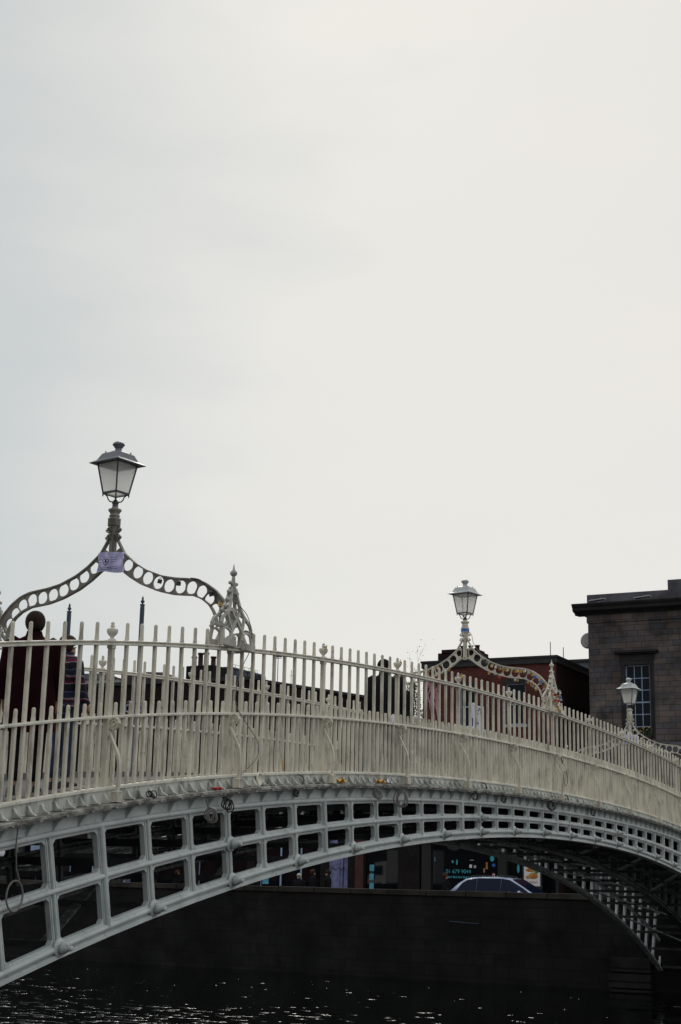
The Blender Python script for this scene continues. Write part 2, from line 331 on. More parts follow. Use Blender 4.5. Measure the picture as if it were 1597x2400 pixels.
# ---------------------------------------------------------------- bridge curves (metres)
W=3.66; S=2.468155; PP=.8136140; X0=-15.500388
def deck(x): return -.00249826*x*x-4.8586e-6*x**4
def arch(x): return -1.34645-.00545143*x*x-4.3585e-6*x**4
def darch(x): return -.01090286*x-1.7434e-5*x**3
XE=21.6
Xs=[-XE+i*2*XE/108 for i in range(109)]
def sweep(mb,poly,xs,zf,y0=0,mir=1):
    mb.loft([[(x,y0+mir*y,zf(x)+z) for y,z in poly] for x in xs])
FLOOR=-.58

# ================================================================ setting
ground=MB(); ground.add([(22.6,-900,-3.95),(1500,-900,-3.95),(1500,1200,-3.95),(22.6,1200,-3.95)],[(0,1,2,3)])
tag(ground.build('road','asphalt'),kind='structure')
g2=MB(); g2.box(30.6,-900,-4.2,34.0,1200,-3.82); tag(g2.build('pavement','pave'),kind='structure')
g2=MB(); g2.box(22.62,-900,-4.2,23.9,1200,-3.82); tag(g2.build('pavement','pave'),kind='structure')
g2=MB(); g2.add([(-1500,-900,-3.95),(-22.2,-900,-3.95),(-22.2,1200,-3.95),(-1500,1200,-3.95)],[(0,1,2,3)]); tag(g2.build('ground','pave'),kind='structure')
wt=MB(); wt.add([(-23,-900,-5.75),(23,-900,-5.75),(23,1200,-5.75),(-23,1200,-5.75)],[(0,1,2,3)]); tag(wt.build('water','water'),kind='structure')
ln=MB()
for i in range(60): ln.box(27.2,-60+i*4,-3.946,27.32,-58+i*4,-3.942)
tag(ln.build('road_markings','white'),kind='structure')
# far quay wall with coping
qw=thing('quay_wall','dark algae stained granite wall across the river below the shops','wall',(22,0,-5.75))
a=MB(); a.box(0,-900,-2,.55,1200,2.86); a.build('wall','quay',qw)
a=MB()
for i in range(64): a.box(-.06,-24+i*1.5+.008,2.864,.62,-24+(i+1)*1.5-.008,3.04+random.uniform(-.006,.006))
a.box(-.06,-900,2.864,.62,-24,3.04); a.box(-.06,72,2.864,.62,1200,3.04)
a.build('coping','coping',qw)
a=MB()
for k in range(4):   # projecting courses of the abutment beside the bridge end
    a.box(-.34+.03*k,3.95,-.9+.50*k,-.002,5.35-.05*(k%2),-.46+.50*k)
a.build('abutment','quayx',qw)
a=MB(); a.tube([(-.08,11.1,2.0),(-.1,10.6,1.98),(-.08,10.0,1.95)],.015,6); a.build('mooring_bar','mast',qw)
nq=tag(MB().build('river_wall','quay'),'granite river wall on the near bank','wall')
a=MB(); a.box(-22.7,-900,-7.5,-22.1,-.6,-3.93); a.box(-22.7,4.3,-7.5,-22.1,1200,-3.93); a.box(-22.7,-.6,-7.5,-21.4,4.3,-3.2)
nq.data=a.mesh('river_wall','quayx')

# ================================================================ footbridge
FB=thing('footbridge','cream and grey cast iron arched footbridge spanning the dark river','bridge',(0,0,0))
def make_rib(y,name,mt,front=-1,caps=False):
    mb=MB(); js=range(-7,47); V=[]; yc0=y; y=y+front*.026
    for j in js:
        xb=X0+PP*j
        if abs(xb)>22.3: continue
        dpt=deck(xb)-.92-arch(xb); xt=xb-dpt*max(-.35,min(.35,darch(xb)))*-1*-1
        bt=Vector((xb,arch(xb))); tp=Vector((xt,deck(xt)-.92)); V.append((bt,(bt+tp)/2,tp,j))
    T=.030
    for a_,b_ in zip(V[:-1],V[1:]):
        for lo in (0,1):
            q=[a_[lo],b_[lo],b_[lo+1],a_[lo+1]]
            wd=(q[1]-q[0]).length; hg=((q[3]-q[0]).length+(q[2]-q[1]).length)/2
            def P(u,v): return (q[0]*(1-u)*(1-v)+q[1]*u*(1-v)+q[2]*u*v+q[3]*(1-u)*v)
            mu=.064/wd; mv=.055/hg; cu,cv=.042/wd,min(.040/hg,.14)
            inn=[(mu+cu,mv),(1-mu-cu,mv),(1-mu,mv+cv),(1-mu,1-mv-cv),(1-mu-cu,1-mv),(mu+cu,1-mv),(mu,1-mv-cv),(mu,mv+cv)]
            out=[(mu+cu,0),(1-mu-cu,0),(1,mv+cv),(1,1-mv-cv),(1-mu-cu,1),(mu+cu,1),(0,1-mv-cv),(0,mv+cv)]
            cr_=[(1,0),(1,1),(0,1),(0,0)]
            for sgn in (-1,1):
                vs=[(P(*p).x,y+sgn*T,P(*p).y) for p in inn+out+cr_]
                fs=[]
                for i in range(8):
                    i2=(i+1)%8
                    fs.append((i,i2,8+i2,8+i))
                fs+=[(9,16,10),(11,17,12),(13,18,14),(15,19,8)]
                if sgn>0: fs=[f[::-1] for f in fs]
                mb.add(vs,fs)
            # inner reveal
            vs=[(P(*p).x,y+s_*T,P(*p).y) for s_ in (-1,1) for p in inn]
            mb.add(vs,[(i,(i+1)%8,8+(i+1)%8,8+i) for i in range(8)])
            # raised fillet round the cell
            if yc0==0:
                fr=[(.045/wd,.036/hg),(1-.045/wd,.036/hg),(1-.045/wd,1-.036/hg),(.045/wd,1-.036/hg)]
                for i in range(4):
                    A=P(*fr[i]);B=P(*fr[(i+1)%4]); mb.bar((A.x,y+front*(T+.004),A.y),(B.x,y+front*(T+.004),B.y),.012,.014,(0,1,0))
    yf=y+front*(T+.010); y=yc0
    for lv,r in ((0,.032),(1,.03),(2,.032)):
        mb.tube([(v[lv].x,yf,v[lv].y) for v in V],r,8)
    for v in V: mb.tube([(v[0].x,yf,v[0].y),(v[2].x,yf,v[2].y)],.022 if v[3]%6!=1 else .04,6)
    # bottom flange and top plate
    sweep(mb,[(-.085,-.098),(.085,-.098),(.085,-.06),(.05,-.045),(-.05,-.045),(-.085,-.06)],[v[0].x for v in V],arch,y)
    sweep(mb,[(-.055,-.045),(.055,-.045),(.055,.0),(-.055,.0)],[v[0].x for v in V],arch,y)
    o=mb.build(name,mt,FB)
    if caps:
        cp=MB(); cp.lathe([(.088,0),(.095,.012),(.088,.026),(.056,.030),(.048,.045),(.062,.052),(.058,.075),(.034,.115),(.026,.14),(.028,.158),(.018,.166),(.002,.168)],n=14,ax='Y')
        cm=cp.mesh('tie_cap',mt); k=0
        for v in V:
            if v[3]%2==0 and -1<=v[3]: link('tie_cap',cm,o,(v[0].x,y-.07,v[0].y+.005))
            if v[3] in (4,14,24,34): link('tie_cap',cm,o,(v[1].x,y-.07,v[1].y))
    return o,V
ribn,VV=make_rib(0,'arch_rib','girder',-1,True)
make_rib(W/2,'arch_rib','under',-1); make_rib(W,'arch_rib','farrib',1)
# valance between ledge and girder (solid, with cusped brackets)
a=MB(); sweep(a,[(-.045,-.94),(.045,-.94),(.045,-.72),(-.045,-.72)],Xs,deck)
sweep(a,[(-.058,-.905),(-.045,-.905),(-.045,-.895),(-.058,-.895)],Xs,deck); a.build('valance','girder',FB)
a=MB(); sweep(a,[(-.045,-.94),(.045,-.94),(.045,-.72),(-.045,-.72)],Xs,deck,W); a.build('valance','girder',FB)
br=MB(); pr=[(0,0),(-.165,0),(-.165,-.02),(-.13,-.028),(-.09,-.05),(-.055,-.085),(-.03,-.13),(-.012,-.17),(0,-.18)]
br.loft([[(sx,y,z) for y,z in pr] for sx in (-.014,.014)]); brm=br.mesh('ledge_bracket','girder')
k=0; xx=-16.9
while xx<21.2 and k<100: link('ledge_bracket',brm,FB,(xx,-.046,deck(xx)-.735)); xx+=S/6; k+=1
# plinth, ledge, fins
a=MB(); sweep(a,[(-.03,-.70),(.05,-.70),(.05,-.575),(-.03,-.575)],Xs,deck); a.build('plinth','plinth',FB)
a=MB(); sweep(a,[(-.05,-.575),(.06,-.575),(.06,-.55),(.045,-.54),(-.04,-.54),(-.05,-.55)],Xs,deck); a.build('plinth_moulding','rail',FB)
a=MB(); sweep(a,[(-.215,-.742),(-.20,-.735),(.10,-.735),(.10,-.70),(-.205,-.708),(-.215,-.715)],Xs,deck)
sweep(a,[(-.19,-.765),(-.175,-.765),(-.175,-.736),(-.19,-.736)],Xs,deck); a.build('ledge','ledge',FB)
a=MB(); sweep(a,[(-.03,-.742),(.05,-.742),(.05,-.57),(-.03,-.57)],Xs,deck,W); sweep(a,[(-.1,-.76),(.215,-.76),(.215,-.743),(-.1,-.743)],Xs,deck,W); a.build('plinth','plinth',FB)
fn=MB(); pf=[(0,0),(-.105,0),(-.10,.012),(-.07,.02),(-.045,.04),(-.028,.07),(-.012,.092),(0,.088)]
fn.loft([[(sx,y,z) for y,z in pf] for sx in (-.018,.018)]); fnm=fn.mesh('ledge_fin','plinth')
xx=-17.1
for i in range(100):
    if not (-14.63<xx<-14.57): link('ledge_fin',fnm,FB,(xx,-.031,deck(xx)-.702+random.uniform(-.004,.004)))
    xx+=S/12 if i<88 else S/6
rest=MB()
# deck
a=MB(); sweep(a,[(.10,FLOOR-.1),(W-.10,FLOOR-.1),(W-.10,FLOOR),(.10,FLOOR)],Xs,deck); a.build('deck','floor',FB)
a=MB(); sweep(a,[(.05,-.74),(.30,-.74),(.30,-.53),(.05,-.53)],Xs,deck); sweep(a,[(W-.30,-.74),(W-.05,-.74),(W-.05,-.50),(W-.30,-.50)],Xs,deck); a.build('kerb','pave',FB)
# cross beams and diagonal ties under the deck
cb=MB()
for v in VV:
    if v[3]%2==0:
        b=cb; q=MB()
        q.bar((v[0].x,.06,v[0].y+.03),(v[0].x,W-.06,v[0].y+.03),.07,.07); q.bar((v[1].x,.06,v[1].y),(v[1].x,W-.06,v[1].y),.05,.09)
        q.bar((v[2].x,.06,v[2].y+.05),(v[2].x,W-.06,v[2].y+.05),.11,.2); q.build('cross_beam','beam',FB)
    if v[3]%4==0:
        q=MB(); i=VV.index(v)
        if i+4<len(VV):
            n4=VV[i+4]; q.bar((v[0].x,.1,v[0].y+.05),(n4[0].x,W/2-.08,n4[0].y+.05),.10,.03); q.bar((v[0].x,W-.1,v[0].y+.05),(n4[0].x,W/2+.08,n4[0].y+.05),.10,.03)
            q.build('diagonal_tie','farrib' if v[0].x>0 else 'under',FB)
a=MB()
for y in (.5,1.1,2.5,3.1): sweep(a,[(-.05,-.86),(.05,-.86),(.05,-.685),(-.05,-.685)],Xs,deck,y)
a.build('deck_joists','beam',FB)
a=MB()
for y in (.7,2.2): a.tube([(x,y,deck(x)-1.02) for x in Xs[::3]],.06 if y<1 else .035,8)
a.build('service_pipes','beam',FB)
for x_,r_ in ((-11.55,.075),(10.4,.075)):
    a=MB(); a.lathe([(r_,0),(r_,.02),(r_*.86,.02),(r_*.86,.012),(.001,.012)],n=20,ax='Y'); a.build('round_fitting','rail',FB,(x_-.08,-.05,deck(x_)-.625))

# ================================================================ railings
def baluster_mesh(name,top,railz,wd,mt):
    mb=MB(); c=wd*.5; ch=.005; gy=.9
    def sq(h,z): g=h*gy; return [(h,-g+ch,z),(h,g-ch,z),(h-ch,g,z),(-h+ch,g,z),(-h,g-ch,z),(-h,-g+ch,z),(-h+ch,-g,z),(h-ch,-g,z)]
    def oc(r,z,): return [(r*math.cos(a),r*math.sin(a),z) for a in [2*PI*(i+.5)/8-PI/4+PI/8*0 for i in range(8)]]
    h=top-railz
    mb.loft([sq(c,-.545),sq(c,railz)])
    mb.loft([oc(c*1.22,railz),oc(c*1.2,railz+.022),oc(c*1.08,railz+.048),oc(c*1.0,railz+.065),oc(c*1.0,top-.022),oc(c*.86,top-.009),oc(c*.5,top-.001),oc(c*.1,top)],smooth=True)
    return mb.mesh(name,mt)
tall=baluster_mesh('tall_baluster',1.187,.985,.042,'railn'); short=baluster_mesh('short_baluster',.335,.19,.042,'railn')
pm=MB(); pm.box(-.034,-.032,-.545,.034,.032,.17); pm.box(-.028,-.026,.17,.028,.026,.94); pm.box(-.036,-.033,.905,.036,.033,.94); pm.box(-.040,-.036,-.55,.040,.036,-.45)
post_me=pm.mesh('post','railn')
um=MB(); um.lathe([(.045,.985),(.045,1.003),(.024,1.008),(.020,1.025),(.030,1.04),(.05,1.06),(.060,1.085),(.062,1.11),(.055,1.118),(.02,1.122),(.016,1.132),(.025,1.14),(.026,1.15),(.014,1.158),(.018,1.166),(.021,1.178),(.012,1.19),(.002,1.194)],n=12); urn_me=um.mesh('urn_finial',['rail'])
st=MB()
path=[(-.03,.03),(-.055,-.02),(-.085,-.08),(-.125,-.15),(-.16,-.22),(-.18,-.30),(-.185,-.40),(-.18,-.50),(-.175,-.58),(-.172,-.64)]
st.loft([[( sx,y+ (.015*(1 if k else -1)),z) for sx,k in ((-.02,0),(.02,0),(.02,1),(-.02,1))] for y,z in [path[0]]+path],smooth=False)
st.box(-.05,-.215,-.70,.05,-.125,-.60)
st.lathe([(.06,0),(.055,.012)],c=(0,-.17,-.60),n=8)
sp=[]
for i in range(26):
    t=i/25*3.2*PI; r_=.062*(1-i/25*.82); sp.append((-.0,-.095+r_*math.cos(-t),.105+r_*math.sin(-t)))
st.strip(sp,(1,0,0),.013,.045)
st.strip([(0,-.035,.03),(0,-.033,.10),(0,-.045,.145),(0,-.075,.168),(0,-.11,.168),(0,-.14,.15),(0,-.157,.105)],(1,0,0),.014,.045)
stay_me=st.mesh('scroll_stay','railn')
def railing(y,side,label):
    t=thing('railing',label,'railing',(0,y,0))
    a=MB(); sweep(a,[(-.040,.942),(.040,.942),(.040,.963),(.024,.967),(.024,.975),(.046,.979),(.046,.989),(.036,.994),(-.036,.994),(-.046,.989),(-.046,.979),(-.024,.975),(-.024,.967),(-.040,.963)],Xs,deck); tr=a.build('top_rail','rail',t)
    a=MB(); sweep(a,[(-.038,.166),(.038,.166),(.04,.183),(.034,.196),(-.034,.196),(-.04,.183)],Xs,deck); a.build('middle_rail','rail',t)
    nt_=ns_=0; rest=MB(); todo=[]
    for k in range(-9,10):
        x=k*S
        if abs(x)<XE-.1:
            p=link('post',post_me,t,(x,0,deck(x))); u=link('urn_finial',urn_me,p)
            s=link('scroll_stay',stay_me,p,(0,0,0),(0,0,0 if side<0 else PI))
            if k%5==0 and k!=0: pass
            a=MB(); a.box(-.06,-.055,.93,.06,.055,1.0)
        for i in range(9):
            xt=x+(i)*S/9; xs_=x+(i+.5)*S/9
            if i: todo.append(('t',xt))
            todo.append(('s',xs_))
    for kd,x in todo:
        if abs(x)>XE-.05: continue
        far = x<-17.0 if side<0 else x<-12.6
        me=tall if kd=='t' else short
        z=deck(x)+random.uniform(-.003,.003)
        if kd=='t' and not far and nt_<100: nt_+=1; link('tall_baluster',me,t,(x,0,z),(0,random.uniform(-.004,.004),0))
        elif kd=='s' and not far and ns_<100: ns_+=1; link('short_baluster',me,t,(x,0,z),(0,random.uniform(-.005,.005),0))
        else:
            rest.add([(v.co.x+x,v.co.y,v.co.z+z) for v in me.vertices],[tuple(f.vertices) for f in me.polygons])
    r=rest.build('balusters','railn',t); tag(r,kind='stuff')
    return t
railing(0,-1,'near cream iron spiked railing of the footbridge, with scroll stays on its outer side')
railing(W,1,'far cream iron railing of the footbridge, seen through the bars of the near one')

# ================================================================ lamp arches
UP=[(.0,2.60),(.045,2.54),(.08,2.456),(.178,2.297),(.364,2.143),(.545,2.034),(.797,1.936),(.994,1.897),(1.16,1.878),(1.284,1.862),(1.429,1.812),(1.576,1.712),(1.699,1.581),(1.77,1.46)]
LO=[(.0,2.17),(.06,2.135),(.141,2.085),(.30,1.967),(.482,1.859),(.734,1.758),(.956,1.701),(1.10,1.684),(1.246,1.670),(1.391,1.615),(1.501,1.535),(1.565,1.447),(1.603,1.36),(1.63,1.25)]
def resample(p,n):
    d=[0]
    for a,b in zip(p[:-1],p[1:]): d.append(d[-1]+math.hypot(a[0]-b[0],a[1]-b[1]))
    out=[]
    for i in range(n):
        t=d[-1]*i/(n-1); j=0
        while j<len(d)-2 and d[j+1]<t: j+=1
        f=(t-d[j])/(d[j+1]-d[j]); out.append((p[j][0]*(1-f)+p[j+1][0]*f,p[j][1]*(1-f)+p[j+1][1]*f))
    return out
def smooth(p):
    return [p[0]]+[((a[0]+2*b[0]+c[0])/4,(a[1]+2*b[1]+c[1])/4) for a,b,c in zip(p[:-2],p[1:-1],p[2:])]+[p[-1]]
CEN=[(.128,2.238),(.262,2.122),(.417,2.018),(.572,1.932),(.735,1.862),(.90,1.810),(1.07,1.783),(1.235,1.762),(1.385,1.702),(1.50,1.600),(1.585,1.472)]
RAD=[.062,.076,.081,.083,.083,.083,.083,.083,.080,.074,.066]
def hit(o,d,poly):
    best=None
    for (ax,ay),(bx,by) in zip(poly[:-1],poly[1:]):
        ex,ey=bx-ax,by-ay; den=d[0]*ey-d[1]*ex
        if abs(den)<1e-9: continue
        t=((ax-o[0])*ey-(ay-o[1])*ex)/den; u=((ax-o[0])*d[1]-(ay-o[1])*d[0])/den
        if t>1e-6 and -1e-6<=u<=1+1e-6 and (best is None or t<best[0]): best=(t,(o[0]+d[0]*t,o[1]+d[1]*t))
    return best
def arm_mesh(sgn,mt):
    u=smooth(resample(UP[1:],70)); l=smooth(resample(LO[1:],70)); mb=MB(); T=.014
    u=[(-.02,2.60)]+u+[(1.80,1.38)]; l=[(-.02,2.19)]+l+[(1.66,1.12)]
    cuts=[]
    ext=[(2*CEN[0][0]-CEN[1][0]+.02,2*CEN[0][1]-CEN[1][1]+.06)]+CEN+[(1.66,1.33)]
    for p,q in zip(ext[:-1],ext[1:]):
        m_=((p[0]+q[0])/2,(p[1]+q[1])/2); d=(q[0]-p[0],q[1]-p[1]); k=math.hypot(*d); nn=(-d[1]/k,d[0]/k)
        A=hit(m_,nn,u); B=hit(m_,(-nn[0],-nn[1]),l)
        cuts.append((A[1] if A else m_,B[1] if B else m_))
    for i,(c,r) in enumerate(zip(CEN,RAD)):
        (U0,L0),(U1,L1)=cuts[i],cuts[i+1]
        dd=(U1[0]-U0[0],U1[1]-U0[1])
        up_=[U0]+[p for p in u if U0[0]<p[0]<U1[0]]+[U1]; lo_=[L1]+[p for p in reversed(l) if L0[0]<p[0]<L1[0]]+[L0]
        poly=up_+lo_+[U0]
        angs=[2*PI*k/28 for k in range(28)]+[math.atan2(p[1]-c[1],p[0]-c[0])%(2*PI) for p in (U0,U1,L0,L1)]; angs=sorted(set(angs))
        inn=[];out=[]
        for a_ in angs:
            d=(math.cos(a_),math.sin(a_)); h=hit(c,d,poly)
            if not h: continue
            rr=min(r,h[0]-.006); inn.append((c[0]+d[0]*rr,c[1]+d[1]*rr)); out.append(h[1])
        n=len(inn)
        for sg in (-1,1): mb.add([(sg*T,sgn*q[0],q[1]) for q in inn+out],[(k,(k+1)%n,n+(k+1)%n,n+k) for k in range(n)])
        mb.add([(sg*T,sgn*q[0],q[1]) for sg in (-1,1) for q in inn],[(k,(k+1)%n,n+(k+1)%n,n+k) for k in range(n)])
    for q in (u[1:-1],l[1:-1]): mb.strip([(0,sgn*p[0],p[1]) for p in q],(1,0,0),.020,.056)
    return mb
def scroll(mb,c,r,sx,ax,th=.03,turn=1.6):
    pts=[]
    for i in range(18):
        t=i/17*turn*2*PI; rr=r*(1-.72*i/17); d=sx*(rr*math.cos(PI-t))
        pts.append((c[0],c[1]+d+sx*r*0,c[2]-rr*math.sin(PI-t)) if ax=='Y' else (c[0]+d,c[1],c[2]-rr*math.sin(PI-t)))
    mb.strip(pts,(1,0,0) if ax=='Y' else (0,1,0),.012,th)
def pinnacle(parent,y,mt):
    mb=MB(); prof=[(.33,0),(.34,.10),(.33,.20),(.35,.27),(.32,.33),(.25,.37),(.18,.42),(.135,.48),(.10,.56),(.07,.64),(.045,.74)]
    inner=[(.155,0),(.165,.08),(.145,.16),(.09,.24),(.02,.32),(-.05,.39),(-.09,.45)]
    for sy in (-.10,.10):
        for sx in (-1,1):
            k=lambda h: sy*(1-h/.80)
            mb.strip([(sx*x,k(z),z) for x,z in prof],(0,1,0),.034,.034)
            mb.strip([(sx*x,k(z),z) for x,z in inner],(0,1,0),.028,.034)
            mb.strip([(sx*.32,k(.19),.19),(sx*.26,k(.215),.215),(sx*.19,k(.20),.20),(sx*.13,k(.17),.17),(sx*.11,k(.10),.10)],(0,1,0),.024,.03)
            mb.strip([(sx*.20,k(.40),.40),(sx*.17,k(.30),.30),(sx*.12,k(.20),.20),(sx*.17,k(.12),.12),(sx*.22,k(.04),.04)],(0,1,0),.024,.03)
    for sx in (-1,1):
        [mb.box(min(sx*.145,sx*.36),y_-.035,-.012,max(sx*.10,sx*.36),y_+.035,.07) for y_ in (-.10,.10)]
        mb.strip([(sx*.34,-.10,.22),(sx*.36,0,.26),(sx*.34,.10,.22)],(1,0,0),.03,.03)
    mb.lathe([(.05,.66),(.042,.74),(.028,.80),(.020,.88),(.018,.90)],n=8)
    for sx in (-1,1):
        for x,z,r in ((.045,.80,.030),(.075,.685,.032),(.105,.585,.033),(.15,.50,.034),(.225,.43,.034)):
            mb.lathe([(.008,-.028),(r*.68,-.018),(r*.78,-.008),(r*.78,.008),(r*.68,.018),(.008,.028)],c=(sx*(x+.022),0,z),n=10,ax='Y')
            mb.bar((sx*x*.6,0,z-.015),(sx*(x+.02),0,z),.03,.02)
    mb.lathe([(.16*.5,.26),(.04,.30),(.035,.40),(.05,.46),(.012,.50)],n=8)
    p=mb.build('pinnacle',mt,parent,(0,y,.975))
    f=MB(); f.lathe([(.012,.885),(.022,.89),(.038,.905),(.046,.925),(.042,.945),(.022,.962),(.012,.985),(.006,1.03),(.001,1.045)],n=12); f.build('ball_spike',mt,p)
    return p
def lamp_arch(X,mt,ml,label,dz=0,dl=0):
    t=thing('lamp_arch',label,'lamp arch',(X,W/2,deck(X)+dz),0,'lamp arches over the footbridge deck')
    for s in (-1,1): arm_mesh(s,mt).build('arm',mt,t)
    a=MB()    # column
    a.box(-.03,-.034,2.10,.03,.034,2.60); 
    for dx,dy in ((-.045,0),(.045,0)): a.box(dx-.012,-.02,2.14,dx+.012,.02,2.62)
    a.lathe([(r_,z_-.085) for r_,z_ in [(.05,2.62),(.062,2.70),(.066,2.73),(.07,2.74),(.080,2.742),(.083,2.75),(.083,2.825),(.086,2.83),(.086,2.84),(.065,2.845),(.062,2.862),(.07,2.868),(.072,2.88),(.062,2.888),(.06,2.905),(.068,2.925),(.084,2.942),(.088,2.955),(.086,2.966),(.05,2.978),(.046,2.99),(.04,3.0),(.035,3.01)]],n=14)
    cpart=a.build('column',mt,t)
    a=MB()
    for s in (-1,1):
        for z,r in ((2.615,.040),(2.515,.043)):
            for ax in ('Y','X'):
                c=(0,s*(.075),z) if ax=='Y' else (s*.075,0,z)
                scroll(a,c,r,-s,ax)
            a.bar((0,s*.035,z-.05),(0,s*.06,z-.03),.03,.012)
    a.build('scrolls',mt,t)
    # basket
    a=MB()
    for i in range(4):
        th=PI/4+i*PI/2; c,s=math.cos(th),math.sin(th)
        a.tube([(c*r,s*r,z) for r,z in ((.02,2.935),(.070,2.94),(.096,2.968),(.108,3.005),(.150,3.048))],.009,6)
    if dl: a.lathe([(.040,2.86),(.038,2.90),(.036,2.93)],n=12)
    a.lathe([(.042,2.91),(.046,2.93),(.028,2.955),(.012,2.975),(.01,3.02)],n=8)
    a.build('cradle','bar_dark',t)
    zb,zt=3.048,3.445; hb,ht=.118,.182
    f=MB(); cs=[(-1,-1),(1,-1),(1,1),(-1,1)]
    for i,(sx,sy) in enumerate(cs):
        f.bar((sx*hb,sy*hb,zb),(sx*ht,sy*ht,zt),.020,.020); nx=cs[(i+1)%4]
        f.bar((sx*hb,sy*hb,zb),(nx[0]*hb,nx[1]*hb,zb),.020,.026); f.bar((sx*ht,sy*ht,zt),(nx[0]*ht,nx[1]*ht,zt),.02,.024)
        f.lathe([(.006,zb-.045),(.010,zb-.02),(.008,zb)],c=(sx*hb,sy*hb,0),n=6)
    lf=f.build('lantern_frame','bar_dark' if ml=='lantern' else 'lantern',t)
    for i,(sx,sy) in enumerate(cs):
        nx=cs[(i+1)%4]; g=MB(); q=.965
        g.add([(sx*hb*q,sy*hb*q,zb+.01),(nx[0]*hb*q,nx[1]*hb*q,zb+.01),(nx[0]*ht*q,nx[1]*ht*q,zt),(sx*ht*q,sy*ht*q,zt)],[(0,1,2,3)]); g.build('glass_pane','opal',lf)
    g=MB(); g.add([(sx*hb*.95,sy*hb*.95,zb) for sx,sy in cs]+[(0,0,zb-.045)],[(0,1,4),(1,2,4),(2,3,4),(3,0,4)]); g.build('glass_pane','opal',lf)
    r=MB()
    def sqr(h,z): return [(-h,-h,z),(h,-h,z),(h,h,z),(-h,h,z)]
    r.loft([sqr(.262,3.440),sqr(.262,3.447),sqr(.20,3.485),sqr(.187,3.500),sqr(.150,3.575),sqr(.143,3.583),sqr(.07,3.615),sqr(.058,3.625)])
    r.lathe([(.06,3.62),(.045,3.635),(.042,3.665),(.058,3.675),(.062,3.685),(.062,3.697),(.078,3.702),(.082,3.712),(.075,3.728),(.055,3.745),(.03,3.757),(.002,3.762)],n=16)
    for sx,sy in cs: r.lathe([(.008,3.59),(.011,3.605),(.004,3.62)],c=(sx*.115,sy*.115,0),n=6)
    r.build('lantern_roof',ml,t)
    for c_ in t.children:
        if c_.name.split('.')[0] in('cradle','lantern_frame','lantern_roof'): c_.rotation_euler=(0,0,R(-9)); c_.location=(0,0,dl)
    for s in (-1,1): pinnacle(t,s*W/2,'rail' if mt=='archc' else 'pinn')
    return t
XT=5*S
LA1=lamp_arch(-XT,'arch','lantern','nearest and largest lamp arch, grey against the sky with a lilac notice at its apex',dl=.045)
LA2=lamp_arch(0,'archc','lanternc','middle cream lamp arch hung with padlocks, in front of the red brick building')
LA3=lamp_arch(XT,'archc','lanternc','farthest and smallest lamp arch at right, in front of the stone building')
# ---- things hung on the arches
def heart(s,cx,cz,n=24):
    o=[]
    for i in range(n):
        t=2*PI*i/n; o.append((cx+s*.9*math.sin(t)**3, cz+s*(.8*math.cos(t)-.31*math.cos(2*t)-.12*math.cos(3*t)-.04*math.cos(4*t))))
    return o
def notice(X,z0,label):
    t=thing('paper_notice',label,'notice',(X-.075,W/2-.03,deck(X)+z0),R(-4))
    m_=MB(); nx,ny=10,6; vs=[]
    for j in range(ny+1):
        for i in range(nx+1):
            u,v=i/nx-.5,j/ny-.5; vs.append((-.02-.03*math.cos(u*5)+.012*math.sin(v*7+u*4),u*.42*(1-.06*v),v*.26+.02*u+.012*math.sin(u*6)*(v<-.3)))
    fs=[(j*(nx+1)+i,j*(nx+1)+i+1,(j+1)*(nx+1)+i+1,(j+1)*(nx+1)+i) for j in range(ny) for i in range(nx)]
    m_.add(vs,fs,True); m_.build('sheet','notice',t)
    k=MB(); k.tube([(-.062,-p[0],p[1]) for p in heart(.05,-.03,0.0)],.0045,5,closed=True); k.sphere((-.06,.03,.005),.015,8,(.3,1,1.2))
    for zz,a0,a1 in ((.05,-.16,-.05),(.02,-.17,-.04),(-.01,-.12,-.05),(.0,.09,.15),(.035,.09,.13),(-.075,-.13,.12),(-.098,-.16,.15)): k.tube([(-.062,a0,zz),(-.064,(a0+a1)/2,zz-.003),(-.062,a1,zz)],.003,4)
    k.build('heart_emblem','inkdark',t); return t
notice(-XT,2.16,'lilac plastic sleeve notice with a heart drawing tied at the nearest arch apex')
notice(XT,2.05,'pale lilac notice tied at the apex of the farthest lamp arch')
# padlocks
def lock_mesh(body,s=1,kind=0):
    b=MB(); 
    if kind==0: b.box(-.008*s,-.018*s,-.05*s,.008*s,.018*s,-.016*s)
    else: b.lathe([(.012*s,-.009*s),(.02*s,-.006*s),(.02*s,.006*s),(.012*s,.009*s)],c=(0,0,-.036*s),n=10,ax='X')
    b.cur=1; b.tube([(0,.011*s*math.cos(t),-.016*s+.016*s*math.sin(t)) for t in [PI*i/8 for i in range(9)]],.003*s,5)
    return b.mesh('padlock',[body,'steel'])
LK={('brass',0):lock_mesh('brass',1.5),('brass',1):lock_mesh('brass',1.3,1),('steel',0):lock_mesh('steel',1.4),('redenamel',0):lock_mesh('redenamel',1.4),('black',0):lock_mesh('black',1.5),('blue',0):lock_mesh('blue',1.4),('white',0):lock_mesh('white',1.3)}
cname={'brass':'brass','steel':'silver','redenamel':'red','black':'black','blue':'blue','white':'white'}
def lock(pos,key,where,grp):
    o=link('padlock',LK[key],None,pos,(random.uniform(-.5,.5),random.uniform(-.3,.3),random.uniform(-1.2,1.2)))
    shp='round' if key[1] else 'square'
    tag(o,f'small {shp} {cname[key[0]]} padlock {where}','padlock',f'{shp} {cname[key[0]]} padlocks {grp}')
u_=resample(UP,80); l_=resample(LO,80)
keys=list(LK.keys()); wts=[7,5,3,1.5,3,1,1.2]
